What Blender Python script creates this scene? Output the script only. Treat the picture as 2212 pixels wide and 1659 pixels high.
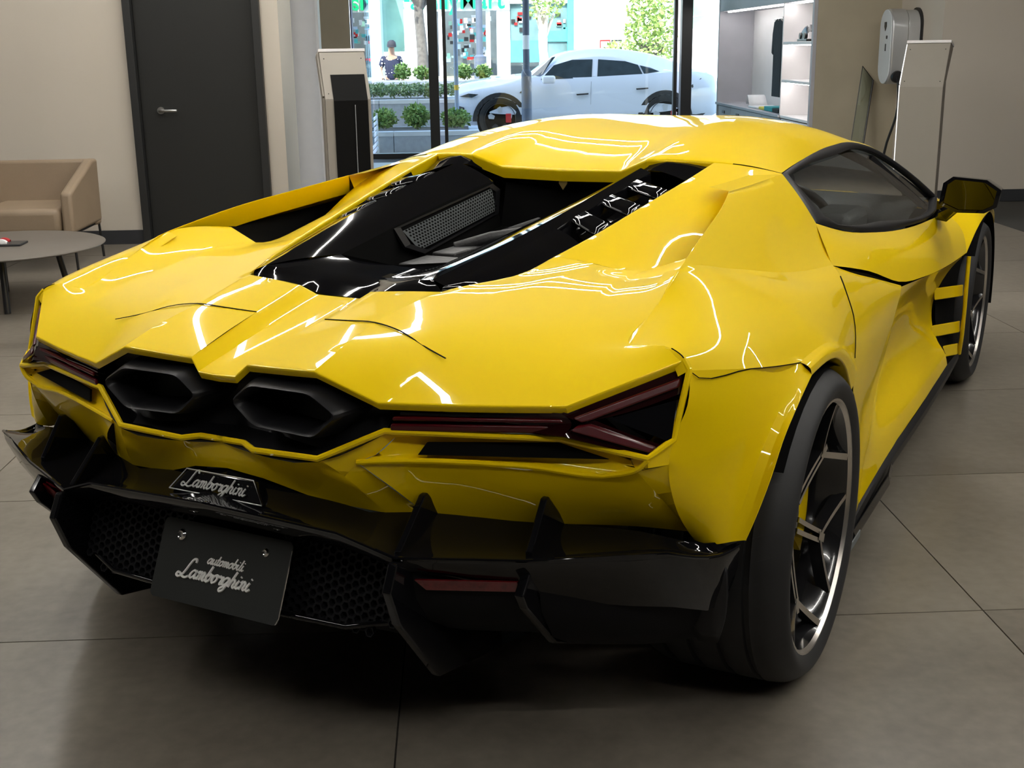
import bpy, bmesh, math, random
from mathutils import Vector, Matrix
import numpy as np

# ------------------------------------------------------------------ scene reset
for o in list(bpy.data.objects): bpy.data.objects.remove(o)
scene = bpy.context.scene
COL = scene.collection
R = math.radians

# ------------------------------------------------------------------ camera
# room frame: x right, y into the room, z up; the camera stands over the origin
IMG_W, IMG_H, FPX = 2212.0, 1659.0, 2619.5
CAM_Z = 1.40684
CAR_YAW = -30.0                       # the car is turned 30 degrees to the right
CAR_LOC = (-0.08496, 3.01069, 0.0)    # ground below the rear axle
_yaw, _pitch, _roll = -0.48391796 - R(CAR_YAW), 0.27144755, -0.01452504
_f = np.array([math.sin(_yaw) * math.cos(_pitch), math.cos(_yaw) * math.cos(_pitch), -math.sin(_pitch)])
_r0 = np.array([math.cos(_yaw), -math.sin(_yaw), 0.0])
_u0 = np.cross(_r0, _f)
_r = math.cos(_roll) * _r0 + math.sin(_roll) * _u0
_u = -math.sin(_roll) * _r0 + math.cos(_roll) * _u0
cam_d = bpy.data.cameras.new('camera'); cam = bpy.data.objects.new('camera', cam_d); COL.objects.link(cam)
cam.matrix_world = Matrix(((_r[0], _u[0], -_f[0], 0), (_r[1], _u[1], -_f[1], 0), (_r[2], _u[2], -_f[2], CAM_Z), (0, 0, 0, 1)))
cam_d.sensor_width = 36.0; cam_d.lens = 36.0 * FPX / IMG_W; cam_d.clip_start = 0.05; cam_d.clip_end = 500
scene.camera = cam

# ------------------------------------------------------------------ view + sky + sun
vs = scene.view_settings
vs.view_transform = 'Standard'; vs.look = 'None'; vs.exposure = 0.12; vs.gamma = 1.0; vs.use_curve_mapping = False
world = bpy.data.worlds.new('world'); scene.world = world; world.use_nodes = True
wn = world.node_tree.nodes; wl = world.node_tree.links
sky = wn.new('ShaderNodeTexSky'); sky.sky_type = 'NISHITA'; sky.sun_disc = False
sky.sun_elevation = R(52); sky.sun_rotation = R(200); sky.air_density = 1.2; sky.dust_density = 2.0
wn['Background'].inputs['Strength'].default_value = 1.0
wl.new(sky.outputs[0], wn['Background'].inputs['Color'])
sun_d = bpy.data.lights.new('sun', 'SUN'); sun = bpy.data.objects.new('sun', sun_d); COL.objects.link(sun)
sun_d.energy = 10.0; sun_d.angle = R(0.6); sun_d.color = (1.0, 0.95, 0.86)
sun.rotation_euler = (R(38), 0, R(-20))       # from behind the building, falling on the far side of the street

# ------------------------------------------------------------------ pixel -> point helpers
def _ray(u, v):
    return _f + (u - IMG_W / 2) / FPX * _r - (v - IMG_H / 2) / FPX * _u
_cam = np.array([0, 0, CAM_Z])
_cy, _sy = math.cos(R(CAR_YAW)), math.sin(R(CAR_YAW))
def room_to_car(p):
    dx, dy = p[0] - CAR_LOC[0], p[1] - CAR_LOC[1]
    return np.array([_cy * dx + _sy * dy, -_sy * dx + _cy * dy, p[2]])
def car_to_room(p):
    return np.array([CAR_LOC[0] + _cy * p[0] - _sy * p[1], CAR_LOC[1] + _sy * p[0] + _cy * p[1], p[2]])
_camc = room_to_car(_cam)
def P(u, v, x=None, y=None, z=None, pl=None):
    """point in the car's frame seen at pixel (u, v) on the plane x=, y=, z= or (nx, ny, nz, d)"""
    d = room_to_car(_cam + _ray(u, v)) - _camc
    if x is not None: t = (x - _camc[0]) / d[0]
    elif y is not None: t = (y - _camc[1]) / d[1]
    elif z is not None: t = (z - _camc[2]) / d[2]
    else:
        n = np.array(pl[:3]); t = (pl[3] - n @ _camc) / (n @ d)
    return tuple(_camc + t * d)
def Q(u, v, x=None, y=None, z=None):
    """the same in the room's frame"""
    d = _ray(u, v)
    if x is not None: t = x / d[0]
    elif y is not None: t = y / d[1]
    else: t = (z - CAM_Z) / d[2]
    return tuple(_cam + t * d)

# ------------------------------------------------------------------ materials
def new_mat(name):
    m = bpy.data.materials.new(name); m.use_nodes = True
    return m, m.node_tree.nodes, m.node_tree.links, m.node_tree.nodes['Principled BSDF']
def mat(name, col, rough=0.5, metal=0.0, coat=0.0, coat_rough=0.03, var=0.04, scale=6.0, bump=0.0, bscale=60.0, spec=0.5, trans=0.0, ior=1.5, emit=None, estr=0.0, rvar=0.0):
    m, n, l, b = new_mat(name)
    tc = n.new('ShaderNodeTexCoord')
    nz = n.new('ShaderNodeTexNoise'); nz.inputs['Scale'].default_value = scale; nz.inputs['Detail'].default_value = 4
    l.new(tc.outputs['Object'], nz.inputs['Vector'])
    cr = n.new('ShaderNodeValToRGB')
    cr.color_ramp.elements[0].position = 0.3; cr.color_ramp.elements[1].position = 0.7
    cr.color_ramp.elements[0].color = (*[c * (1 - var) for c in col], 1); cr.color_ramp.elements[1].color = (*[min(1, c * (1 + var)) for c in col], 1)
    l.new(nz.outputs['Fac'], cr.inputs['Fac']); l.new(cr.outputs['Color'], b.inputs['Base Color'])
    b.inputs['Roughness'].default_value = rough; b.inputs['Metallic'].default_value = metal
    b.inputs['Coat Weight'].default_value = coat; b.inputs['Coat Roughness'].default_value = coat_rough
    b.inputs['Specular IOR Level'].default_value = spec; b.inputs['IOR'].default_value = ior
    b.inputs['Transmission Weight'].default_value = trans
    if rvar:
        mr = n.new('ShaderNodeMapRange'); mr.inputs[3].default_value = rough - rvar; mr.inputs[4].default_value = rough + rvar
        l.new(nz.outputs['Fac'], mr.inputs[0]); l.new(mr.outputs[0], b.inputs['Roughness'])
    if bump:
        nb = n.new('ShaderNodeTexNoise'); nb.inputs['Scale'].default_value = bscale; nb.inputs['Detail'].default_value = 3
        l.new(tc.outputs['Object'], nb.inputs['Vector'])
        bp = n.new('ShaderNodeBump'); bp.inputs['Strength'].default_value = bump; bp.inputs['Distance'].default_value = 0.01
        l.new(nb.outputs['Fac'], bp.inputs['Height']); l.new(bp.outputs['Normal'], b.inputs['Normal'])
    if emit:
        b.inputs['Emission Color'].default_value = (*emit, 1); b.inputs['Emission Strength'].default_value = estr
    return m
def glass_mat(name, tint, refl_min=0.02, rough=0.0, ior=1.5):
    """thin pane: tinted see-through plus a Fresnel reflection"""
    m = bpy.data.materials.new(name); m.use_nodes = True
    n, l = m.node_tree.nodes, m.node_tree.links
    n.remove(n['Principled BSDF']); out = n['Material Output']
    tr = n.new('ShaderNodeBsdfTransparent'); gl = n.new('ShaderNodeBsdfGlossy'); mx = n.new('ShaderNodeMixShader')
    fr = n.new('ShaderNodeFresnel'); fr.inputs['IOR'].default_value = ior
    tc = n.new('ShaderNodeTexCoord'); nz = n.new('ShaderNodeTexNoise'); nz.inputs['Scale'].default_value = 0.6
    cr = n.new('ShaderNodeValToRGB'); cr.color_ramp.elements[0].color = (*[c * .97 for c in tint], 1); cr.color_ramp.elements[1].color = (*tint, 1)
    l.new(tc.outputs['Object'], nz.inputs['Vector']); l.new(nz.outputs['Fac'], cr.inputs['Fac']); l.new(cr.outputs['Color'], tr.inputs['Color'])
    gl.inputs['Roughness'].default_value = rough
    l.new(fr.outputs[0], mx.inputs[0]); l.new(tr.outputs[0], mx.inputs[1]); l.new(gl.outputs[0], mx.inputs[2]); l.new(mx.outputs[0], out.inputs['Surface'])
    return m
def emit_mat(name, col, strength):
    m = bpy.data.materials.new(name); m.use_nodes = True
    n, l = m.node_tree.nodes, m.node_tree.links
    n.remove(n['Principled BSDF']); e = n.new('ShaderNodeEmission'); e.inputs['Color'].default_value = (*col, 1); e.inputs['Strength'].default_value = strength
    l.new(e.outputs[0], n['Material Output'].inputs['Surface'])
    return m

# ------------------------------------------------------------------ mesh helpers
def catmull(pts, n, crease=()):
    """interpolating spline through the rows of pts (k, ...); straight breaks at the crease indices"""
    pts = np.asarray(pts, float); k = len(pts)
    if n <= 1 or k < 2: return pts
    out = []
    for i in range(k - 1):
        p1, p2 = pts[i], pts[i + 1]
        left = i > 0 and i not in crease
        right = i + 2 < k and (i + 1) not in crease
        if left:
            a = np.linalg.norm(pts[i] - pts[i - 1]) + 1e-9; b = np.linalg.norm(p2 - p1) + 1e-9
            m1 = ((pts[i] - pts[i - 1]) / a * b + (p2 - p1) / b * a) / (a + b) * b
        if right:
            a = np.linalg.norm(p2 - p1) + 1e-9; b = np.linalg.norm(pts[i + 2] - p2) + 1e-9
            m2 = ((p2 - p1) / a * b + (pts[i + 2] - p2) / b * a) / (a + b) * a
        if not left and not right: m1 = m2 = p2 - p1
        elif not left: m1 = 1.5 * (p2 - p1) - .5 * m2
        elif not right: m2 = 1.5 * (p2 - p1) - .5 * m1
        for j in range(n):
            t = j / n; t2, t3 = t * t, t * t * t
            out.append((2 * t3 - 3 * t2 + 1) * p1 + (t3 - 2 * t2 + t) * m1 + (-2 * t3 + 3 * t2) * p2 + (t3 - t2) * m2)
    out.append(pts[-1])
    return np.array(out)
class MB:
    def __init__(s): s.v = []; s.f = []; s.m = []
    def add(s, verts, faces, mi=0):
        b = len(s.v); s.v += [tuple(map(float, p)) for p in verts]
        for f in faces: s.f.append(tuple(b + i for i in f)); s.m.append(mi)
        return s
    def patch(s, rows, nu=4, nv=4, cu=(), cv=(), mi=0):
        """rows: list of rows of points; cu creases between rows, cv creases along columns"""
        g = np.array(rows, float)
        a = np.stack([catmull(g[:, j], nu, cu) for j in range(g.shape[1])], 1)
        b = np.stack([catmull(a[i], nv, cv) for i in range(a.shape[0])], 0)
        U, V = b.shape[:2]
        s.add(b.reshape(-1, 3), [(i * V + j, i * V + j + 1, (i + 1) * V + j + 1, (i + 1) * V + j) for i in range(U - 1) for j in range(V - 1)], mi)
        return s
    def poly(s, pts, mi=0): return s.add(pts, [tuple(range(len(pts)))], mi)
    def prism(s, pts, off, mi=0, mside=None):
        n = len(pts); off = np.array(off, float); a = [np.array(p, float) for p in pts]
        s.add(a + [p + off for p in a], [tuple(range(n)), tuple(range(2 * n - 1, n - 1, -1))], mi)
        b = len(s.v) - 2 * n
        for i in range(n):
            j = (i + 1) % n; s.f.append((b + i, b + j, b + n + j, b + n + i)); s.m.append(mi if mside is None else mside)
        return s
    def box(s, c, d, rz=0.0, mi=0):
        ca, sa = math.cos(rz), math.sin(rz); vs = []
        for dz in (-1, 1):
            for dx, dy in ((-1, -1), (1, -1), (1, 1), (-1, 1)):
                x, y = dx * d[0] / 2, dy * d[1] / 2
                vs.append((c[0] + ca * x - sa * y, c[1] + sa * x + ca * y, c[2] + dz * d[2] / 2))
        return s.add(vs, [(0, 3, 2, 1), (4, 5, 6, 7), (0, 1, 5, 4), (1, 2, 6, 5), (2, 3, 7, 6), (3, 0, 4, 7)], mi)
    def tube(s, pts, rad, n=8, mi=0, caps=True):
        pts = [np.array(p, float) for p in pts]; k = len(pts)
        rads = rad if hasattr(rad, '__len__') else [rad] * k
        t0 = pts[1] - pts[0]; up = np.array([0, 0, 1.0]) if abs(t0[2]) < .9 * np.linalg.norm(t0) else np.array([1.0, 0, 0])
        b = len(s.v); vs = []
        for i, p in enumerate(pts):
            t = pts[min(i + 1, k - 1)] - pts[max(i - 1, 0)]; t /= np.linalg.norm(t) + 1e-12
            a = np.cross(t, up); a /= np.linalg.norm(a) + 1e-12; up = np.cross(a, t)
            for j in range(n):
                an = 2 * math.pi * j / n; vs.append(p + rads[i] * (math.cos(an) * a + math.sin(an) * up))
        fs = [(i * n + j, i * n + (j + 1) % n, (i + 1) * n + (j + 1) % n, (i + 1) * n + j) for i in range(k - 1) for j in range(n)]
        if caps: fs += [tuple(range(n - 1, -1, -1)), tuple(range((k - 1) * n, k * n))]
        return s.add(vs, fs, mi)
    def bar(s, a, b, w, h, mi=0, up=(0, 0, 1)):
        """rectangular bar from a to b, w sideways, h along up"""
        a, b = np.array(a, float), np.array(b, float); t = b - a; t = t / np.linalg.norm(t)
        x = np.cross(t, up); x /= np.linalg.norm(x); y = np.cross(x, t)
        vs = [p + i * x * w / 2 + j * y * h / 2 for p in (a, b) for i, j in ((-1, -1), (1, -1), (1, 1), (-1, 1))]
        return s.add(vs, [(0, 3, 2, 1), (4, 5, 6, 7), (0, 1, 5, 4), (1, 2, 6, 5), (2, 3, 7, 6), (3, 0, 4, 7)], mi)
    def lathe(s, prof, n=48, axis='z', c=(0, 0, 0), mi=0, close=False):
        """prof: (radius, height) pairs turned about an axis through c"""
        vs = []
        for r, h in prof:
            for j in range(n):
                a = 2 * math.pi * j / n; ca, sa = r * math.cos(a), r * math.sin(a)
                vs.append({'z': (c[0] + ca, c[1] + sa, c[2] + h), 'x': (c[0] + h, c[1] + ca, c[2] + sa), 'y': (c[0] + ca, c[1] + h, c[2] + sa)}[axis])
        k = len(prof); rng = range(k if close else k - 1)
        return s.add(vs, [(i * n + j, i * n + (j + 1) % n, ((i + 1) % k) * n + (j + 1) % n, ((i + 1) % k) * n + j) for i in rng for j in range(n)], mi)
    def flange(s, edge, t, d, r=0.006, depth=0.02, mi=0):
        """rounded edge along a polyline: leaves along t (surface direction), turns towards d"""
        edge = [np.array(p, float) for p in edge]; k = len(edge)
        def vec(q, i): return np.array(q[i] if hasattr(q[0], '__len__') else q, float)
        rows = []
        for i, p in enumerate(edge):
            tt, dd = vec(t, i), vec(d, i); tt = tt / np.linalg.norm(tt); dd = dd / np.linalg.norm(dd)
            row = [p + r * math.sin(a) * tt + r * (1 - math.cos(a)) * dd for a in (0, .4, .8, 1.2, math.pi / 2)]
            row.append(row[-1] + dd * depth); rows.append(row)
        n = 6
        return s.add([q for r_ in rows for q in r_], [(i * n + j, i * n + j + 1, (i + 1) * n + j + 1, (i + 1) * n + j) for i in range(k - 1) for j in range(n - 1)], mi)
    def mirrored(s):
        o = MB(); o.v = [(-x, y, z) for x, y, z in s.v]; o.f = [tuple(reversed(f)) for f in s.f]; o.m = list(s.m); return o
    def both(s):
        m = s.mirrored(); b = len(s.v); s.v += m.v; s.f += [tuple(b + i for i in f) for f in m.f]; s.m += m.m; return s
    def mesh(s, name, mats, smooth=None, merge=0.0004):
        me = bpy.data.meshes.new(name); me.from_pydata(s.v, [], s.f)
        for m_ in (mats if isinstance(mats, (list, tuple)) else [mats]): me.materials.append(m_)
        me.polygons.foreach_set('material_index', s.m)
        if merge:
            bm = bmesh.new(); bm.from_mesh(me); bmesh.ops.remove_doubles(bm, verts=bm.verts, dist=merge)
            bmesh.ops.recalc_face_normals(bm, faces=bm.faces); bm.to_mesh(me); bm.free()
        if smooth is not None:
            me.polygons.foreach_set('use_smooth', [True] * len(me.polygons)); me.set_sharp_from_angle(angle=R(smooth))
        me.update(); return me
    def build(s, name, mats, parent=None, smooth=None, bevel=0.0, segs=2, solid=0.0, loc=None, rot=None, sub=0, merge=0.0004):
        o = bpy.data.objects.new(name, s.mesh(name, mats, smooth, merge)); COL.objects.link(o)
        if parent: o.parent = parent
        if loc: o.location = loc
        if rot: o.rotation_euler = rot
        if solid:
            md = o.modifiers.new('solid', 'SOLIDIFY'); md.thickness = solid; md.offset = 0
        if bevel:
            md = o.modifiers.new('bevel', 'BEVEL'); md.width = bevel; md.segments = segs; md.limit_method = 'ANGLE'; md.angle_limit = R(35); md.harden_normals = False
        if sub:
            md = o.modifiers.new('sub', 'SUBSURF'); md.levels = sub; md.render_levels = sub
        return o
def tag(o, label=None, cat=None, group=None, kind=None):
    if label: o['label'] = label
    if cat: o['category'] = cat
    if group: o['group'] = group
    if kind: o['kind'] = kind
    return o
def empty(name, loc=(0, 0, 0), rz=0.0, parent=None):
    o = bpy.data.objects.new(name, None); COL.objects.link(o); o.location = loc; o.rotation_euler = (0, 0, rz); o.empty_display_size = 0.2
    if parent: o.parent = parent
    return o
def copy_tree(o, parent=None):
    c = o.copy(); COL.objects.link(c); c.parent = parent if parent else o.parent
    for ch in list(o.children): copy_tree(ch, c)
    return c
def text(name, body, size, material, parent=None, loc=(0, 0, 0), rot=(0, 0, 0), shear=0.0, extrude=0.001, bold=0.0, align='CENTER', mtx=None):
    cu = bpy.data.curves.new(name, 'FONT'); cu.body = body; cu.size = size; cu.shear = shear; cu.extrude = extrude; cu.offset = bold
    cu.align_x = align; cu.align_y = 'CENTER'; cu.resolution_u = 3
    t = bpy.data.objects.new(name, cu); COL.objects.link(t)
    dg = bpy.context.evaluated_depsgraph_get(); me = bpy.data.meshes.new_from_object(t.evaluated_get(dg)); me.name = name
    bpy.data.objects.remove(t); me.materials.clear(); me.materials.append(material)
    o = bpy.data.objects.new(name, me); COL.objects.link(o)
    if parent: o.parent = parent
    if mtx is not None: o.matrix_local = mtx
    else: o.location = loc; o.rotation_euler = rot
    return o
# =================================================================== the showroom
W = {}
def tile_mat():
    m, n, l, b = new_mat('porcelain_tile')
    tc = n.new('ShaderNodeTexCoord'); oi = n.new('ShaderNodeObjectInfo')
    geo = n.new('ShaderNodeNewGeometry')
    ad = n.new('ShaderNodeVectorMath'); ad.operation = 'ADD'
    sc = n.new('ShaderNodeVectorMath'); sc.operation = 'SCALE'; sc.inputs['Scale'].default_value = 7.0
    cmb = n.new('ShaderNodeCombineXYZ')
    l.new(oi.outputs['Random'], cmb.inputs[0]); l.new(oi.outputs['Random'], cmb.inputs[1]); l.new(cmb.outputs[0], sc.inputs[0])
    l.new(tc.outputs['Object'], ad.inputs[0]); l.new(sc.outputs[0], ad.inputs[1])
    n1 = n.new('ShaderNodeTexNoise'); n1.inputs['Scale'].default_value = 1.6; n1.inputs['Detail'].default_value = 5; n1.inputs['Roughness'].default_value = .6
    n2 = n.new('ShaderNodeTexNoise'); n2.inputs['Scale'].default_value = 26; n2.inputs['Detail'].default_value = 4
    l.new(ad.outputs[0], n1.inputs['Vector']); l.new(ad.outputs[0], n2.inputs['Vector'])
    mx = n.new('ShaderNodeMix'); mx.inputs['Factor'].default_value = .3; l.new(n1.outputs['Fac'], mx.inputs['A']); l.new(n2.outputs['Fac'], mx.inputs['B'])
    cr = n.new('ShaderNodeValToRGB'); e = cr.color_ramp.elements
    e[0].position = .30; e[0].color = (.105, .091, .072, 1); e[1].position = .72; e[1].color = (.235, .208, .170, 1)
    l.new(mx.outputs[0], cr.inputs['Fac']); l.new(cr.outputs['Color'], b.inputs['Base Color'])
    mr = n.new('ShaderNodeMapRange'); mr.inputs[3].default_value = .26; mr.inputs[4].default_value = .42
    l.new(n1.outputs['Fac'], mr.inputs[0]); l.new(mr.outputs[0], b.inputs['Roughness'])
    bp = n.new('ShaderNodeBump'); bp.inputs['Strength'].default_value = .04; bp.inputs['Distance'].default_value = .004
    l.new(n2.outputs['Fac'], bp.inputs['Height']); l.new(bp.outputs['Normal'], b.inputs['Normal'])
    return m
W['tile'] = tile_mat()
W['grout'] = mat('grout', (.05, .046, .04), rough=.9)
W['wall'] = mat('warm_grey_plaster', (.54, .49, .42), rough=.75, var=.03, scale=1.2, bump=.02)
W['wallr'] = mat('textured_plaster', (.40, .355, .265), rough=.8, var=.07, scale=2.2, bump=.05, bscale=14)
W['column'] = mat('white_column_paint', (.88, .89, .92), rough=.45, var=.02)
W['ceil'] = mat('ceiling_paint', (.05, .05, .05), rough=.9, var=.04)
W['back'] = mat('dark_back_wall', (.10, .095, .09), rough=.8, var=.05)
W['base'] = mat('dark_baseboard', (.035, .037, .042), rough=.4, var=.08)
W['door'] = mat('charcoal_door', (.008, .0083, .0075), rough=.55, var=.05, bump=.02)
W['frame'] = mat('charcoal_frame', (.014, .0145, .0145), rough=.5, var=.05)
W['steel'] = mat('brushed_steel', (.62, .62, .60), rough=.28, metal=1.0, var=.04)
W['mull'] = mat('black_mullion', (.012, .012, .013), rough=.35, var=.1)
W['glass'] = glass_mat('shopfront_glass', (.90, .95, .94))
W['tealglass'] = glass_mat('tinted_glass', (.55, .80, .86))
W['kiosk'] = mat('kiosk_beige', (.27, .245, .21), rough=.55, var=.02)
W['kioskw'] = emit_mat('kiosk_edge_light', (1, .98, .94), 1.3)
W['led'] = emit_mat('led_strip', (1, .965, .90), 70.0)

X0, X1, Y0, Y1, H = -6.5, 8.0, -4.5, 16.4, 3.4
# floor: grout bed with single tiles
fm = MB(); fm.box(((X0 + X1) / 2, (Y0 + Y1) / 2, -.055), (X1 - X0 + .6, Y1 - Y0 + .4, .10)); floor = fm.build('floor', W['grout']); tag(floor, 'large grey-brown stone-look floor tiles of the showroom', kind='structure')
TX, TY = 1.472, .998
tm = MB(); tm.box((0, 0, -.005), (TX - .004, TY - .004, .010)); tme = tm.mesh('floor_tile', W['tile'])
xi = -1.636 - 3 * TX - TX / 2
for i in range(-1, 7):
    for j in range(-7, 14):
        cx, cy = -1.636 + TX * (i - 3 + .5), 2.78 + TY * (j + .5)
        if cx - TX / 2 < X0 - .75 or cx + TX / 2 > X1 + .75 or cy + TY / 2 > Y1 + .02 or cy - TY / 2 < Y0: continue
        o = bpy.data.objects.new('floor_tile', tme); COL.objects.link(o); o.location = (cx, cy, 0.0); o.parent = floor
cm = MB(); cm.box(((X0 + X1) / 2, (Y0 + Y1) / 2, H + .05), (X1 - X0 + .4, Y1 - Y0 + .2, .10)); tag(cm.build('ceiling', W['ceil']), 'dark grey ceiling with recessed light lines', kind='structure')
def wall(name, a, b, h, m, label, t=.12, z0=0.0):
    """wall whose room-side face runs from a to b; the thickness lies to the left of a->b"""
    w = MB(); a, b = np.array(a, float), np.array(b, float); d = (b - a) / np.linalg.norm(b - a); nrm = np.array((-d[1], d[0])) * t
    w.prism([(a[0], a[1], z0), (b[0], b[1], z0), (b[0] + nrm[0], b[1] + nrm[1], z0), (a[0] + nrm[0], a[1] + nrm[1], z0)], (0, 0, h - z0))
    return tag(w.build(name, m), label, kind='structure')
YL = 9.3
wl1 = wall('wall_left', (X0, YL), (-2.40, YL), H, W['wall'], 'plain warm grey wall left of the dark door')
wall('wall_left_door_side', (-1.43, YL), (-1.421, YL), H, W['wall'], 'narrow strip of warm grey wall beside the door')
wall('wall_left_return', (-1.30, YL), (-1.30, YL + .12 + .6), H, W['wall'], 'short return of the wall beside the door')
wall('wall_left_lintel', (-2.40, YL), (-1.43, YL), H, W['wall'], 'wall above the dark door', z0=2.15)
wall('wall_back_left', (-4.2, 13.5), (-1.14, 13.5), H, W['wallr'], 'beige wall behind the white column', t=.1)
wall('wall_side_left', (X0, Y0), (X0, YL), H, W['back'], 'side wall of the showroom')
wall('wall_back', (X1, Y0), (X0, Y0), H, W['back'], 'rear wall of the showroom')
wall('wall_passage', (-4.2, YL + .13), (-4.2, 13.5), H, W['wall'], 'wall of the passage behind the door wall')
YR, XR, YP, XC = 10.8, 4.22, 11.85, 3.39
wall('wall_right', (XR + .12, YR), (X1, YR), H, W['wall'], 'plain warm grey wall behind the right kiosk')
wall('wall_right_return', (XR, YP), (XR, YR), H, W['wall'], 'pale wall return carrying the charging box')
wall('wall_partition', (XC + .03, YP), (XR, YP), H, W['wallr'], 'beige textured partition beside the display cabinet')
wall('wall_side_right', (X1, YR), (X1, Y0), H, W['back'], 'right side wall of the showroom')
wall('wall_cabinet_back', (XC + .50, YP + .12), (XC + .50, Y1), H, W['wallr'], 'wall behind the display cabinet', t=-.1)
def baseboard(name, a, b, label, m=None):
    w = MB(); a, b = np.array(a, float), np.array(b, float); d = (b - a) / np.linalg.norm(b - a); nr = np.array((d[1], -d[0])) * .012
    w.prism([(a[0], a[1], 0), (b[0], b[1], 0), (b[0] + nr[0], b[1] + nr[1], 0), (a[0] + nr[0], a[1] + nr[1], 0)], (0, 0, .105)); tag(w.build(name, m or W['base']), label, kind='structure')
baseboard('baseboard_left', (X0, YL), (-2.40, YL), 'dark baseboard along the wall behind the armchair')
baseboard('baseboard_right', (XR, YR), (X1, YR), 'dark baseboard along the right wall')
# door
dj = MB()
for x_ in (-2.375, -1.455): dj.box((x_, YL + .02, 1.075), (.055, .16, 2.15))
dj.box((-1.915, YL + .02, 2.125), (.92, .16, .05)); tag(dj.build('trim_1', W['frame'], bevel=.003), 'charcoal door frame', kind='structure')
dd = MB(); dd.box((-1.915, YL + .035, 1.05), (.862, .045, 2.10)); dor = tag(dd.build('door_1', W['door'], bevel=.002), 'flush charcoal door with steel lever', kind='structure')
dh = MB(); hx, hz = -2.205, .985
dh.lathe([(.0005, -.012), (.026, -.012), (.026, .0)], 24, 'y', (hx, YL + .013, hz)); dh.tube([(hx, YL + .01, hz), (hx, YL - .045, hz), (hx + .015, YL - .05, hz), (hx + .13, YL - .05, hz)], .010, 10); dh.build('door_handle', W['steel'], dor, smooth=50)

# white round column
cl_ = MB(); cl_.lathe([(.205, 0), (.205, H)], 48, 'z', (-1.60, 12.7, 0)); cl_.box((-1.60 + .19, 12.7 + .05, H / 2), (.07, .2, H))
tag(cl_.build('wall_column', W['column'], smooth=40), 'round white column lit by daylight near the glass front', kind='structure')

# glazed front
gf = MB()
def mullion(name, x, y, w, d, label):
    m_ = MB(); m_.box((x, y, H / 2), (w, d, H)); return tag(m_.build(name, W['mull'], bevel=.004), label, kind='structure')
xm1, xm2 = Q(935, 100, y=Y1)[0], Q(958, 100, y=Y1)[0]
mullion('window_post_1', xm1, Y1, .125, .16, 'broad black post of the glass front'); mullion('window_post_2', xm2 + .01, Y1, .045, .10, 'slim black door stile beside the broad post')
xr1, xr2 = Q(1462, 100, y=Y1)[0], Q(1477, 100, y=Y1)[0]
mullion('window_post_3', xr1 - .02, Y1, .045, .10, 'slim black stile at the right of the glass front'); mullion('window_post_4', xr2 + .03, Y1, .14, .16, 'broad black post at the right of the glass front')
for i, (a, b) in enumerate(((-1.10, xm1 - .06), (xm2 + .03, xr1 - .04), (xr2 + .10, XC + .48))):
    g = MB(); g.box(((a + b) / 2, Y1, H / 2), (b - a, .012, H)); tag(g.build('window_%d' % (i + 1), W['glass']), 'clear floor-to-ceiling pane of the glass front', kind='structure')
g = MB(); g.box((-1.13, (13.6 + Y1) / 2, H / 2 + .1), (.012, Y1 - 13.6, H - .2)); tag(g.build('window_4', W['tealglass']), 'bluish side pane of the glass front', kind='structure')
tr = MB(); tr.box((1.1, Y1, .03), (4.6, .09, .06)); tag(tr.build('trim_2', W['mull']), 'black sill rail under the glass front', kind='structure')

# ceiling light lines
LINE = iter(['above the armchair and coffee table, added for brightness', 'above the left flank of the yellow car', 'above the rear deck of the yellow car', 'above the right flank of the yellow car', 'above the open floor right of the yellow car, added for brightness', 'first of the crosswise lines above the car roof', 'middle of the crosswise lines above the car roof', 'last crosswise line before the glass front', 'crosswise behind the yellow car, added to light its tail', 'crosswise beside the left side wall', 'crosswise towards the right side wall'])
def strip(name, pts, w=.035):
    for a, b in zip(pts[:-1], pts[1:]):
        s_ = MB(); s_.bar((a[0], a[1], H - .012), (b[0], b[1], H - .012), w, .02); o = s_.build('light_line', W['led'])
        tag(o, 'thin white ceiling light line ' + next(LINE), 'ceiling light', 'light lines of the ceiling')
for x_, ya, yb in ((-2.9, .5, 8.9), (-1.55, 2.4, 8.9), (-.3, 2.6, 9.3), (2.3, -1.0, 7.4), (3.8, -1.0, 6.2)): strip('a', [(x_, ya), (x_, yb)])  # outermost line on each side is added to raise the light level
for y_ in (7.7, 8.5, 9.3): strip('x', [(-.25, y_), (1.6, y_)])
strip('w', [(-1.0, -.3), (1.6, -.3)]); strip('v', [(-5.0, 3.0), (-3.0, 3.0)]); strip('u', [(4.0, 5.0), (6.5, 5.0)])  # the line behind the car is added to brighten plate and bumper
# unseen upper storeys, added so the building's shadow covers the parked SUV
up = MB(); up.box(((X0 + X1) / 2, (Y0 + Y1) / 2, H + .1 + 5.5), (X1 - X0 + 12, Y1 - Y0 + .4, 11.0)); tag(up.build('added_upper_storeys', W['back']), 'unseen upper storeys added above the showroom to shade the street', kind='structure')
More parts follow.
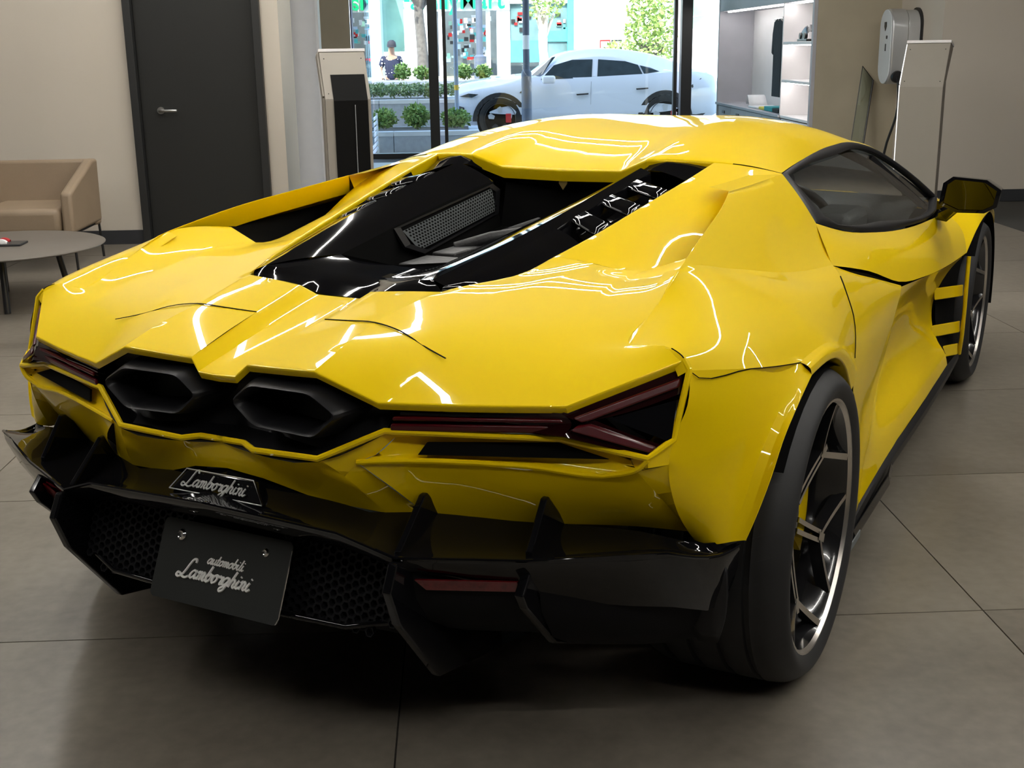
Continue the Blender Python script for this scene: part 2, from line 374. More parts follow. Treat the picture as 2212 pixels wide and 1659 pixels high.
# =================================================================== the yellow sports car (car frame: x right, y forward, z up)
M = {}
M['paint'] = mat('yellow_paint', (0.82, 0.568, 0.0), rough=0.5, coat=0.7, coat_rough=0.01, var=0.012, scale=3, spec=0.08)
M['gloss'] = mat('gloss_black', (0.004, 0.004, 0.005), rough=0.035, coat=0.0, var=0.1, spec=0.45)
M['satin'] = mat('satin_black', (0.008, 0.008, 0.0095), rough=0.40, var=0.15, bump=0.04, bscale=300, spec=0.35)
M['matte'] = mat('matte_black', (0.005, 0.005, 0.006), rough=0.7, var=0.2, spec=0.15)
M['void'] = mat('dark_cavity', (0.003, 0.003, 0.003), rough=0.95, var=0.1, spec=0.1)
M['rubber'] = mat('tyre_rubber', (0.014, 0.014, 0.015), rough=0.62, var=0.15, scale=20, bump=0.1, bscale=200)
M['rimface'] = mat('machined_alloy', (0.62, 0.58, 0.53), rough=0.28, metal=1.0, var=0.03)
M['rimblack'] = mat('gloss_black_alloy', (0.01, 0.01, 0.011), rough=0.15, coat=0.5, var=0.1)
M['disc'] = mat('brake_disc_ceramic', (0.09, 0.09, 0.095), rough=0.5, metal=0.6, var=0.2, scale=40)
M['lens'] = mat('dark_red_lens', (0.012, 0.0008, 0.0015), rough=0.08, coat=1.0, var=0.2)
M['redbar'] = mat('red_light_guide', (0.06, 0.0012, 0.004), rough=0.22, coat=0.1, var=0.15, scale=30)
M['reflector'] = mat('red_reflector', (0.13, 0.004, 0.008), rough=0.25, coat=0.8, var=0.25, scale=60)
M['chrome'] = mat('chrome', (0.75, 0.75, 0.75), rough=0.12, metal=1.0, var=0.02)
M['white'] = mat('white_lettering', (0.85, 0.85, 0.83), rough=0.5, var=0.02)
M['plate'] = mat('plate_black', (0.018, 0.02, 0.019), rough=0.45, var=0.1)
M['gold'] = mat('gold_emblem', (0.6, 0.42, 0.14), rough=0.3, metal=0.8, var=0.1)
M['leather'] = mat('charcoal_leather', (0.06, 0.066, 0.07), rough=0.55, var=0.15, scale=12, bump=0.15, bscale=120)
M['greytrim'] = mat('grey_trim', (0.13, 0.145, 0.15), rough=0.6, var=0.08, scale=10)
M['engine'] = mat('engine_grey', (0.018, 0.018, 0.019), rough=0.55, var=0.3, scale=18, bump=0.3, bscale=60)
M['carglass'] = glass_mat('car_side_glass', (0.94, 0.96, 0.95))
M['engglass'] = glass_mat('engine_glass', (0.5, 0.5, 0.52))
M['windscreen'] = glass_mat('windscreen_glass', (0.88, 0.92, 0.92))

car = empty('sports_car', CAR_LOC, R(CAR_YAW))
tag(car, 'yellow low-slung supercar with hexagonal twin exhausts parked on the showroom floor', 'car')
def part(mb, name, m, smooth=28, parent=car, **k): return mb.build(name, m, parent, smooth=smooth, **k)
def pair(mb, name, m, smooth=28, parent=car, **k):
    """the right-hand piece and its mirror image"""
    a = mb.build(name, m, parent, smooth=smooth, **k); b = mb.mirrored().build(name, m, parent, smooth=smooth, **k); return a, b

def offs(a, s): return tuple(np.array(a) + np.array(s))
# ---------------- rear deck
D1, D2, D3, D4 = (.237, -.80, .831), (.356, -.77, .777), (.68, -.64, .775), (.84, -.465, .837)
E1, E2 = (.262, -.379, .904), (.355, -.147, .917)
RIM = [(.372, -.04, .935), (.393, .107, .958), (.425, .382, 1.005), (.451, .627, 1.046), (.465, .83, 1.078)]
ch_lip = [(0, -.80, .797), (.045, -.80, .799), (.070, -.79, .823)]
lip_in = [(.070, -.79, .823), (.15, -.797, .827), D1]
lipB = [D1, D2, (.52, -.705, .774), D3, (.76, -.5525, .806), D4]
deck = MB()
deck.patch([ch_lip, [(0, -.56, .842), (.052, -.56, .844), (.09, -.561, .866)], [(0, -.385, .873), (.058, -.39, .875), (.096, -.40, .895)]], 4, 3, cv=(1,))
deck.patch([lip_in, [(.08, -.68, .846), (.155, -.69, .851), (.236, -.71, .854)], [(.09, -.561, .866), (.16, -.575, .872), (.231, -.586, .877)],
            [(.096, -.40, .895), (.18, -.39, .901), E1]], 4, 4)
deckB = [lipB,
         [(.236, -.71, .854), (.362, -.675, .828), (.52, -.615, .818), (.66, -.56, .815), (.74, -.50, .833), (.812, -.455, .853)],
         [(.231, -.586, .877), (.37, -.565, .866), (.50, -.525, .853), (.60, -.49, .846), (.665, -.465, .846), (.725, -.447, .848)],
         [E1, (.38, -.36, .897), (.49, -.34, .888), (.58, -.33, .883), (.655, -.32, .884), (.722, -.30, .896)],
         [E2, (.43, -.13, .915), (.51, -.13, .910), (.58, -.13, .908), (.65, -.14, .922), (.716, -.15, .947)],
         [RIM[0], (.44, -.005, .920), (.505, .012, .906), (.565, .025, .902), (.61, .033, .918), (.66, .04, .937)]]
deck.patch(deckB, 5, 5, cv=(1, 3))
edge = list(catmull(ch_lip, 3, (1,))) + list(catmull(lip_in, 4))[1:] + list(catmull(lipB, 5, (1, 3)))[1:]
deck.flange(edge, (0, -1, -.25), (0, .6, -1), r=.006, depth=.012)
# channel wall strip of the cover surround that drops towards the side air duct
s1 = []
low = [(.565, .025, .902), (.595, .15, .885), (.608, .36, .912), (.606, .56, .992), (.642, .890, 1.047)]
for k_, (a, b) in enumerate(zip(RIM, low)):
    a, b = np.array(a), np.array(b); bu_ = (.006, .006, .006, .005, .004)[k_]
    s1.append([a, a * .66 + b * .34 + np.array([bu_, 0, bu_ * .7 ]), a * .33 + b * .67 + np.array([bu_, 0, bu_ * .7 ]), b])
s1[0] = [np.array(p) for p in deckB[5][:4]]
deck.patch(s1, 5, 4)
# raised yellow rim along the engine cover
rim_line = list(catmull([E1, E2] + RIM, 4))
deck.flange(rim_line, (-1, 0, .1), (.2, 0, -1), r=.007, depth=.03)
rear_line = list(catmull([(0, -.385, .873), (.058, -.39, .875), (.096, -.40, .895), (.18, -.39, .901), E1], 3, (1, 2)))
deck.flange(rear_line, (0, 1, .1), (0, .1, -1), r=.006, depth=.03)
deck.both()
part(deck, 'rear_deck', M['paint'])
# spoiler shut line: thin dark joints lying in the deck
seam = MB()
sl = [(.09, -.5625, .8665), (.16, -.5765, .8728), (.231, -.588, .8778), (.30, -.60, .8685), (.36, -.618, .8505), (.425, -.64, .836)]
for i in range(len(catmull(sl, 4)) - 1):
    c_ = catmull(sl, 4); seam.bar(c_[i], c_[i + 1], .003, .0014)
pair(seam, 'spoiler_joint', M['void'], smooth=None)

# ---------------- roof
roof_rows = [
 [(0, .78, 1.050), (.11, .778, 1.052), (.197, .775, 1.054), (.287, .75, 1.090), (.37, .785, 1.088), (.465, .83, 1.080), (.56, .862, 1.068), (.642, .890, 1.048)],
 [(0, 1.05, 1.118), (.11, 1.05, 1.120), (.205, 1.05, 1.126), (.29, 1.04, 1.136), (.38, 1.05, 1.131), (.47, 1.06, 1.117), (.56, 1.06, 1.095), (.634, 1.06, 1.058)],
 [(0, 1.35, 1.150), (.11, 1.35, 1.152), (.21, 1.35, 1.158), (.30, 1.35, 1.162), (.39, 1.36, 1.154), (.48, 1.37, 1.138), (.565, 1.38, 1.112), (.626, 1.40, 1.070)],
 [(0, 1.70, 1.158), (.11, 1.70, 1.159), (.21, 1.70, 1.161), (.30, 1.70, 1.158), (.39, 1.70, 1.148), (.48, 1.70, 1.131), (.565, 1.70, 1.107), (.624, 1.70, 1.072)],
 [(0, 1.97, 1.132), (.11, 1.97, 1.132), (.21, 1.965, 1.130), (.30, 1.96, 1.125), (.39, 1.95, 1.115), (.48, 1.935, 1.100), (.565, 1.915, 1.080), (.634, 1.88, 1.060)]]
roof = MB(); roof.patch(roof_rows, 5, 4, cv=(2, 3))
r_edge = list(catmull(roof_rows[0], 4, (2, 3)))[:-6]
roof.flange(r_edge, (0, -1, -.3), (0, .35, -1), r=.008, depth=.03)
roof.both(); part(roof, 'roof_panel', M['paint'])

# ---------------- side blade behind the window (flying buttress panel)
WIN = [(.644, .893, 1.046), (.629, 1.208, 1.065), (.622, 1.598, 1.074), (.629, 1.847, 1.065), (.659, 2.064, 1.028), (.719, 2.258, .954), (.802, 2.422, .852), (.838, 2.475, .806)]
trail = [(.604, .532, 1.033), (.645, .344, 1.012), (.685, .09, .985), (.716, -.15, .947)]
bl = [trail,
      [(.620, .66, 1.036), (.688, .50, .982), (.740, .28, .942), (.765, .06, .917)],
      [(.634, .79, 1.041), (.703, .72, .968), (.765, .54, .908), (.815, .30, .872)],
      [(.646, .887, 1.045), (.702, .875, .983), (.752, .868, .915), (.852, .664, .834)]]
blade = MB(); blade.patch(bl, 5, 5)
blade.flange(list(catmull(trail, 5)), (-.5, -.6, .35), (.35, .5, -.8), r=.006, depth=.07)
topl = [bl[i][0] for i in range(4)]
blade.flange(list(catmull(topl, 5)), (-1, 0, .3), (-1, 0, .15), r=.004, depth=.05)
lw_ = catmull(low, 15)[45:]; tl_ = catmull(topl, 5)
blade.patch([list(tl_), [tuple(p) for p in lw_]], 2, 1)
pair(blade, 'side_blade', M['paint'])
# dark duct between blade and engine cover
duct = MB()
duct.patch([[(.55, .02, .90), (.62, .03, .90), (.70, .0, .93)], [(.57, .30, .84), (.66, .30, .84), (.72, .25, .93)], [(.58, .8, .85), (.66, .8, .85), (.70, .75, .95)]], 3, 3)
pair(duct, 'air_duct', M['void'])

# ---------------- rear quarter panel (shoulder, flank above the shut line, wheel arch)
ARCH_R = [(.992, -.16, .757), (1.008, -.11, .756), (1.012, .02, .752), (1.010, .12, .729), (1.006, .225, .662), (1.004, .295, .55), (1.004, .31, .42), (1.0, .345, .23)]
q = MB()
qr = [[(.725, -.447, .848), (.722, -.30, .896), (.716, -.15, .947), (.765, .06, .917), (.815, .30, .872), (.852, .664, .834)],
      [(.775, -.450, .853), (.78, -.30, .893), (.785, -.12, .920), (.82, .07, .895), (.862, .30, .853), (.893, .58, .820)],
      [(.812, -.455, .853), (.848, -.31, .872), (.868, -.13, .878), (.888, .06, .862), (.915, .28, .832), (.925, .50, .80)],
      [(.840, -.465, .840), (.905, -.33, .842), (.940, -.17, .828), (.958, .03, .815), (.966, .24, .782), (.958, .455, .745)],
      [(.855, -.473, .819), (.938, -.36, .805), (.983, -.16, .775), (.996, .04, .775), (.999, .20, .725), (.985, .37, .66)]]
q.patch(qr, 4, 5)
q.flange(list(catmull(qr[0][:3], 5)), (-1, 0, .1), (-1, 0, -.25), r=.003, depth=.03)
q.flange(list(catmull([r_[0] for r_ in qr], 4)), (-.3, -1, 0), (-.8, -.3, -.5), r=.003, depth=.02)
q.flange(list(catmull(qr[-1][:3], 5)), (0, 0, -1), (-.35, 0, -1), r=.002, depth=.02)
# arch roll
q.patch([[(.983, -.16, .775), (.996, .04, .775), (.999, .20, .725), (.985, .37, .66)], [(1.006, -.165, .765), (1.014, .03, .762), (1.012, .165, .712), (1.006, .30, .63)],
         [(1.008, -.16, .752), (1.014, .025, .748), (1.010, .15, .700), (1.004, .265, .61)]], 3, 5)
q.flange(list(catmull([(1.008, -.16, .752), (1.014, .025, .748), (1.010, .15, .700), (1.004, .265, .61)], 5)), (.2, 0, -1), (-1, 0, -.1), r=.005, depth=.05)
pair(q, 'quarter_panel', M['paint'])
# flank in front of the rear wheel: from the shoulder intake down to the sill
fl = MB()
flr = [[(.855, .655, .830), (.885, .74, .80), (.915, .93, .752), (.946, 1.18, .690)],
       [(.893, .58, .820), (.918, .68, .785), (.938, .88, .735), (.949, 1.16, .678)],
       [(.925, .50, .80), (.945, .64, .755), (.955, .83, .700), (.950, 1.11, .645)],
       [(.958, .455, .745), (.968, .60, .695), (.965, .78, .640), (.950, 1.04, .59)],
       [(.985, .37, .66), (.980, .52, .60), (.968, .71, .56), (.950, .96, .52)],
       [(1.004, .285, .57), (.988, .46, .50), (.972, .62, .47), (.950, .88, .455)],
       [(1.004, .318, .42), (.99, .45, .38), (.975, .58, .35), (.952, .79, .35)],
       [(1.003, .325, .33), (.99, .44, .29), (.978, .55, .265), (.955, .73, .26)],
       [(1.0, .35, .215), (.99, .44, .20), (.98, .53, .19), (.968, .63, .185)]]
fl.patch(flr, 3, 4)
fl.flange(list(catmull(flr[0], 4)), (0, 0, 1), (-1, -.2, -.1), r=.005, depth=.03)
pair(fl, 'rear_wing_front', M['paint'])

# ---------------- rear bumper corner
L1, L2, L3, L4, L5 = (.361, -.762, .717), (.665, -.637, .707), (.815, -.581, .673), (.845, -.525, .697), (.855, -.473, .819)
bc = MB()
br = [[L5, (.938, -.36, .805), (.983, -.16, .775), (1.008, -.16, .752)],
      [(.862, -.50, .76), (.945, -.39, .745), (.998, -.24, .732), (1.008, -.262, .715)],
      [L4, (.93, -.44, .69), (.993, -.335, .68), (1.006, -.36, .665)],
      [(.842, -.54, .652), (.918, -.466, .627), (.983, -.395, .613), (1.0, -.405, .61)],
      [(.850, -.525, .57), (.91, -.485, .555), (.972, -.425, .553), (.985, -.43, .547)],
      [(.872, -.468, .478), (.912, -.475, .480), (.95, -.452, .485), (.966, -.445, .487)]]
bc.patch(br, 4, 4)
bc.flange(list(catmull([r_[-1] for r_ in br], 4)), (.5, .5, -.5), (-1, .25, 0), r=.004, depth=.05)
# crease facet turning in under the light
bc.patch([[(.842, -.54, .652), (.795, -.582, .645)], [(.850, -.525, .57), (.828, -.505, .557)], [(.872, -.468, .478), (.853, -.438, .482)]], 3, 2)
pair(bc, 'bumper_corner', M['paint'], smooth=24)

# ---------------- rear bumper centre
ledge = [(.31, -.785, .655), (.40, -.755, .662), (.60, -.662, .652), (.77, -.592, .640), (.815, -.575, .652), (.842, -.54, .652)]
rb = MB()
b0, b1, b2, b3 = (0, -.802, .663), (.055, -.802, .663), (.091, -.818, .658), (.249, -.823, .665)
g0, g1, g2, g3 = (0, -.795, .60), (.088, -.79, .59), (.2, -.755, .55), (.33, -.725, .535)
# lower frame edge with rounded lip (bright yellow rim)
frame_edge = [b0, b1, b2, b3, L1, L2, L3, L4, L5, D4]
# facets below the exhaust frame
rb.patch([[b0, b1], [(0, -.80, .63), (.07, -.802, .628)], [g0, g1]], 2, 2)
rb.patch([[b1, b2, b3], [(.07, -.802, .628), (.12, -.795, .62), (.285, -.79, .625)], [g1, g2, g3]], 2, 3, cv=(1,))
rb.patch([[b3, L1], [(.285, -.79, .625), ledge[0]], [g3, (.40, -.70, .54)]], 3, 3, cu=(1,))
# recessed panel with the vent slot, between frame edge and ledge
v_up = [L1, (.45, -.728, .712), (.56, -.682, .71), L2, L3]
v_in = [(.37, -.74, .70), (.45, -.70, .70), (.56, -.655, .70), (.66, -.612, .69), (.78, -.575, .665)]
rb.patch([v_up, v_in], 2, 4, cv=(3,))
rb.patch([v_in, [(.34, -.765, .668), (.42, -.725, .668), (.58, -.655, .66), (.70, -.605, .655), (.79, -.58, .652)], ledge[:4] + [ledge[4]]], 3, 4)
rb.poly([L1, v_in[0], (.34, -.765, .668), ledge[0]])
rb.poly([b3, L1, ledge[0], (.285, -.79, .625)])
rb.poly([L3, v_in[4], (.79, -.58, .652), ledge[4]])
rb.poly([L3, L4, (.842, -.54, .652), ledge[4]])
# below the ledge down to the diffuser
low_b = [(.40, -.70, .540), (.46, -.655, .517), (.63, -.57, .508), (.76, -.49, .496), (.853, -.438, .482)]
rb.patch([ledge[:4] + [(.795, -.582, .645)], [(.37, -.752, .60), (.43, -.715, .60), (.615, -.63, .59), (.765, -.555, .575), (.828, -.505, .557)], low_b], 4, 4)
rb.both(); part(rb, 'rear_bumper', M['paint'], smooth=22)
fr = MB()
fe = list(catmull([b0, b1, b2, b3, L1, L2, L3, L4, L5, D4], 4, (1, 2, 3, 4, 5, 6, 7, 8)))
for i in range(len(fe) - 1):
    pass
fr.tube(fe, .0065, 8)
fr.tube(list(catmull(ledge[:4] + [(.800, -.586, .652), (.815, -.582, .670)], 5)), .0055, 8)
fr.both(); part(fr, 'bumper_frame_edge', M['paint'], smooth=40)
vent = MB()
vent.prism([(.42, -.737, .672), (.432, -.722, .694), (.655, -.622, .694), (.745, -.594, .666)], (0, -.006, .001))
pair(vent, 'bumper_vent', M['void'], smooth=None)

# ---------------- dark recess behind lamps and exhausts
rec = MB()
back = [(0, -.70, .80), (.20, -.70, .82), (.36, -.66, .775), (.68, -.56, .775), (.815, -.42, .825)]
backl = [(0, -.70, .66), (.20, -.70, .66), (.36, -.66, .70), (.68, -.56, .69), (.78, -.52, .67)]
rec.patch([back, [tuple((np.array(a) + np.array(b)) / 2) for a, b in zip(back, backl)], backl], 2, 2)
topf = [(0, -.79, .79), D1, D2, D3, D4]; botf = [b0, b3, L1, L2, L3]
rec.patch([[tuple(np.array(p) + np.array((0, .012, -.006))) for p in topf], back], 2, 2)
rec.patch([[tuple(np.array(p) + np.array((0, .006, .0))) for p in botf], backl], 2, 2)
rec.patch([[D4, (.815, -.42, .825)], [L5, (.82, -.43, .80)], [L4, (.80, -.47, .70)], [L3, (.78, -.52, .67)]], 2, 2)
rec.both(); part(rec, 'lamp_recess', M['gloss'])

# ---------------- tail lamps
def plane3(a, b, c_):
    a, b, c_ = map(np.array, (a, b, c_)); n_ = np.cross(b - a, c_ - a); n_ = n_ / np.linalg.norm(n_); return (*n_, float(n_ @ a))
PLo = plane3(offs(D3, (0, .014, 0)), offs(D4, (0, .014, 0)), offs(L3, (0, .010, 0)))
def po(u, v): return P(u, v, pl=PLo)
def lamp():
    lens = MB()
    lens.patch([[(.385, -.738, .762), (.52, -.682, .760), po(1212, 893)], [(.385, -.745, .742), (.52, -.69, .738), po(1235, 915)], [(.385, -.735, .722), (.52, -.68, .72), po(1215, 943)]], 3, 4)
    lens.patch([[po(1212, 893), po(1345, 845), po(1478, 796)], [po(1240, 908), po(1360, 866), po(1476, 822)], [po(1285, 908), po(1375, 885), po(1470, 850)]], 2, 3)
    lens.patch([[po(1285, 908), po(1360, 938), po(1438, 964)], [po(1250, 918), po(1340, 952), po(1425, 976)], [po(1215, 943), po(1310, 966), po(1402, 986)]], 2, 3)
    return lens
lamps = pair(lamp(), 'tail_lamp', M['lens'], smooth=40)
PLm = plane3((.356, -.752, .777), (.68, -.622, .775), (.665, -.618, .707))
def pm_(u, v): return P(u, v, pl=PLm)
bars = ([pm_(862, 893), pm_(1222, 899), pm_(1232, 908), pm_(862, 902)], [pm_(858, 908), pm_(1236, 914), pm_(1228, 930), pm_(858, 924)],
        [po(1242, 900), po(1474, 813), po(1472, 834), po(1282, 905), po(1262, 910)], [po(1250, 917), po(1280, 913), po(1422, 963), po(1409, 975), po(1238, 928)])
for k_, pts in enumerate(bars):
    b_ = MB(); b_.prism([offs(p, (0, -.016 if k_ < 2 else -.004, 0)) for p in pts], (0, -.010, 0))
    for m_b, lp in zip((b_, b_.mirrored()), lamps): part(m_b, 'light_bar', M['redbar'], smooth=40, parent=lp, bevel=.004, segs=3)
inner_l = MB(); inner_l.poly([po(1315, 905), po(1470, 862), po(1462, 935), po(1448, 955)]); pair(inner_l, 'lamp_inner_panel', M['gloss'], smooth=None)

# ---------------- exhaust tips
def hexa(y, k=0.0, dx=0.0, dz=0.0):
    c0 = np.array((.165, 0, .748)); out = []
    for x, z in ((.293, .752), (.232, .789), (.092, .789), (.044, .751), (.096, .708), (.236, .703)):
        d = np.array((x, 0, z)) - c0; n_ = d / np.linalg.norm(d); p = c0 + d + n_ * k; out.append((p[0] + dx, y, p[2] + dz))
    return out
def ring(mb, loops, mi=0, cap=False):
    n_ = len(loops[0]); b_ = len(mb.v); mb.v += [tuple(p) for l_ in loops for p in l_]
    for i in range(len(loops) - 1):
        for j in range(n_): mb.f.append((b_ + i * n_ + j, b_ + i * n_ + (j + 1) % n_, b_ + (i + 1) * n_ + (j + 1) % n_, b_ + (i + 1) * n_ + j)); mb.m.append(mi)
    if cap: mb.f.append(tuple(b_ + (len(loops) - 1) * n_ + j for j in range(n_))); mb.m.append(mi)
ex = MB()
def smoothhex(y, k, dx=0, dz=0, n=3):
    h = hexa(y, k, dx, dz); out = []
    for i in range(6):
        p0, p1, p2 = (np.array(h[(i - 1) % 6]), np.array(h[i]), np.array(h[(i + 1) % 6]))
        a_ = p1 + (p0 - p1) * min(.25, .016 / np.linalg.norm(p0 - p1)); c_ = p1 + (p2 - p1) * min(.25, .016 / np.linalg.norm(p2 - p1))
        for t in (0, .33, .67, 1): out.append((1 - t) ** 2 * a_ + 2 * t * (1 - t) * p1 + t * t * c_)
    return out
ring(ex, [smoothhex(-.70, -.016), smoothhex(-.795, -.014), smoothhex(-.815, -.006), smoothhex(-.819, 0), smoothhex(-.812, .006), smoothhex(-.79, .013), smoothhex(-.75, .02), smoothhex(-.66, .026)])
ex.poly(list(reversed(smoothhex(-.72, -.016))))
pair(ex, 'exhaust_tip', M['satin'], smooth=35)
surr = MB()
sh_t = [(0, -.735, .80), (.09, -.745, .808), (.235, -.755, .815), (.345, -.735, .765)]
sh_b = [(0, -.735, .672), (.09, -.745, .67), (.25, -.77, .672), (.35, -.735, .715)]
surr.patch([sh_t, [tuple((np.array(a) + np.array(b)) / 2 + np.array((0, .03, 0))) for a, b in zip(sh_t, sh_b)], sh_b], 4, 4)
surr.patch([[offs(p, (0, -.002, -.006)) for p in (b0, b2, b3, L1)], sh_b], 2, 3)
surr.both(); part(surr, 'exhaust_surround', M['satin'])

# ---------------- engine cover
ec = MB()
bt = [(.227, -.354, .924), (.255, -.12, .957), (.280, .12, .994), (.292, .40, 1.034), (.297, .676, 1.071)]
bo = [(.255, -.365, .902), (.345, -.13, .914), (.380, .107, .950), (.412, .382, .998), (.440, .63, 1.040)]
wl_ = [(.150, -.16, .925), (.160, -.02, .940), (.168, .12, .957), (.185, .40, .985), (.200, .715, 1.012)]
bt2 = [offs(p, (.03, 0, -.012)) for p in bt]
part_low = [offs(p, (-.025, 0, -.045)) for p in bo]
ec.patch([[wl_[i], tuple(np.array(wl_[i]) * .5 + np.array(bt[i]) * .5 + np.array((0, 0, .004))), bt[i], bt2[i]] for i in range(5)], 3, 3, cv=(2,))
ec.patch([[bt2[i], offs(bt2[i], (.004, 0, -.05)), part_low[i], bo[i]] for i in range(5)], 3, 2, cv=(1, 2))
cA, cB = catmull(bt2, 10), catmull(bo, 10)
ec.patch([[cA[k], tuple(np.array(cA[k]) * .5 + np.array(cB[k]) * .5 + np.array((0, 0, .004))), cB[k]] for k in (0, 4, 8, 12, 16, 19)], 2, 3)
# rear plate
ec.patch([[(0, -.372, .873), (.058, -.378, .876), (.10, -.388, .893), (.20, -.385, .90), (.255, -.365, .902)],
          [(0, -.33, .898), (.06, -.33, .900), (.11, -.33, .908), (.18, -.345, .918), (.227, -.354, .924)],
          [(0, -.16, .908), (.06, -.16, .91), (.10, -.16, .913), (.13, -.16, .919), (.150, -.16, .925)]], 3, 3, cu=(1,))
# front shroud below the roof edge
ec.patch([[(0, .80, 1.045), (.2, .79, 1.048), (.287, .77, 1.082), (.45, .84, 1.07)], [(0, .86, .98), (.2, .82, .99), (.30, .73, 1.06), (.44, .70, 1.03)]], 2, 3)
ec.both(); ecover = part(ec, 'engine_cover', M['gloss'])
# louvre slats between beam and rim
for k in range(3):
    i0 = 22 + 6 * k; sl_ = MB()
    sl_.patch([[(np.array(c_[int(i0 + d_)]) * (1 - d_ % 1) + np.array(c_[int(i0 + d_) + 1]) * (d_ % 1)) + (0, 0, h_) for c_ in (cA, cB)] for d_, h_ in ((0, -.008), (.5, .0), (1, .001), (2, .001), (2.5, .0), (3, -.008))], 3, 3)
    pair(sl_, 'louvre_slat', M['gloss'], parent=ecover, solid=.006)
# engine bay
eb = MB()
wallb = [offs(p, (-.01, .03, -.14)) for p in wl_]
eb.patch([wl_, wallb], 2, 3); eb.patch([wallb, [(0, p[1], p[2]) for p in wallb]], 2, 3)
eb.patch([[wl_[0], (0, -.16, .908)], [wallb[0], (0, wallb[0][1], wallb[0][2])]], 2, 2)
eb.patch([[(0, .86, .99), (.2, .80, 1.0)], [(0, .80, .84), (.2, .76, .86)]], 2, 2)
eb.both(); part(eb, 'engine_bay', M['void'])
# perforated side panels of the bay (two pieces: frame and honeycomb sheet with holes)
def perf(side):
    fr_ = MB(); pts = [(.168, .10, .950), (.196, .70, 1.004), (.190, .735, .985), (.186, .715, .915), (.150, .22, .868), (.148, .12, .90)]
    c_ = np.mean(np.array(pts), 0)
    fr_.patch([pts + [pts[0]], [tuple(np.array(p) * .90 + c_ * .10) for p in pts + [pts[0]]]], 1, 1)
    o = (fr_ if side > 0 else fr_.mirrored()).build('vent_panel', M['satin'], car, solid=.008)
    h = MB(); A, B, C_, D_ = np.array((.163, .14, .940)), np.array((.192, .69, .993)), np.array((.182, .70, .925)), np.array((.150, .20, .880))
    nx, nz = 34, 8
    for i in range(nx):
        for j in range(nz):
            def pt(u_, v_): return (A * (1 - u_) + B * u_) * (1 - v_) + (D_ * (1 - u_) + C_ * u_) * v_
            u0, v0 = (i + (.5 if j % 2 else 0)) / nx, j / nz; w_, hh = .72 / nx, .66 / nz
            if u0 + w_ > 1: continue
            cs = [pt(u0 + dx * w_, v0 + dy * hh) for dx, dy in ((0, .5), (.25, 0), (.75, 0), (1, .5), (.75, 1), (.25, 1))]
            h.poly([q_ + np.array((-.006, 0, .002)) for q_ in cs])
    (h if side > 0 else h.mirrored()).build('perforation', M['void'], o)
    s2 = MB(); s2.poly([A, B, C_, D_]); (s2 if side > 0 else s2.mirrored()).build('panel_sheet', M['greytrim'], o)
perf(1); perf(-1)
en = MB()
en.box((0, .45, .835), (.26, .55, .05)); en.box((.07, .40, .865), (.07, .42, .03)); en.box((-.07, .40, .865), (.07, .42, .03)); en.box((0, .10, .85), (.22, .14, .05))
en.tube([(-.10, .30, .875), (-.02, .36, .90), (.06, .52, .905)], .016, 10); en.tube([(-.11, .6, .87), (0, .62, .91), (.11, .6, .87)], .014, 10)
part(en, 'engine_block', M['engine'], bevel=.008)
em = MB(); em.prism([(-.012, .79, 1.02), (.012, .79, 1.02), (.014, .79, 1.005), (0, .79, .985), (-.014, .79, 1.005)], (0, .004, 0)); part(em, 'shield_emblem', M['gold'], smooth=None)

# ---------------- diffuser and lower rear
df = MB()
edge_d = [(0, -.872, .552), (.313, -.864, .541), (.419, -.839, .502), (.64, -.735, .497), (.87, -.615, .508), (.93, -.50, .470), (.95, -.43, .468)]
top_d = [(0, -.79, .598), (.30, -.735, .535), (.40, -.70, .540), (.63, -.57, .508), (.78, -.52, .50), (.90, -.49, .486), (.945, -.43, .482)]
df.patch([top_d, [tuple(np.array(a) * .55 + np.array(b) * .45 + np.array((0, 0, -.012))) for a, b in zip(top_d, edge_d)], edge_d], 4, 3, cv=(1, 2))
lowe = [offs(p, s) for p, s in zip(edge_d, [(0, .05, -.055), (0, .05, -.055), (.0, .05, -.05), (0, .06, -.10), (-.01, .07, -.14), (-.01, .06, -.13), (-.02, .03, -.10)])]
df.patch([edge_d, [offs(p, (0, .004, -.012)) for p in edge_d], lowe], 2, 3, cv=(1, 2))
und = [(0, -.30, .16), (.313, -.30, .16), (.419, -.30, .16), (.64, -.30, .16), (.80, -.32, .18), (.86, -.30, .2), (.87, -.28, .22)]
df.both(); diffuser = part(df, 'diffuser', M['gloss'], smooth=25)
ed = MB(); ed.tube(catmull(edge_d, 4, (1, 2, 3, 4)), .0035, 6); ed.both(); part(ed, 'diffuser_edge', M['gloss'], smooth=50, parent=diffuser)
for xx, T, B_, K in ((.417, (-.729, .588), (-.822, .508), (-.640, .512)), (.632, (-.643, .586), (-.708, .502), (-.545, .498))):
    f_ = MB(); w_ = .007
    f_.prism([(xx - w_, T[0], T[1]), (xx - w_, T[0] + .012, T[1] + .001), (xx - w_, K[0], K[1]), (xx - w_, K[0], K[1] - .03), (xx - w_, B_[0], B_[1] - .02), (xx - w_, B_[0], B_[1])], (2 * w_, 0, 0))
    pair(f_, 'diffuser_fin', M['gloss'], smooth=None, parent=diffuser, bevel=.003)
# lower strakes
for xx, pts in ((.425, [(-.852, .497), (-.878, .448), (-.849, .371), (-.715, .200), (-.45, .14), (-.45, .30), (-.70, .48)]), (.632, [(-.70, .485), (-.752, .431), (-.735, .40), (-.609, .27), (-.40, .17), (-.40, .36), (-.60, .48)])):
    f_ = MB(); w_ = .010
    f_.prism([(xx - w_, y, z) for y, z in pts], (2 * w_, 0, 0)); pair(f_, 'diffuser_strake', M['gloss'], smooth=None, parent=diffuser, bevel=.004)
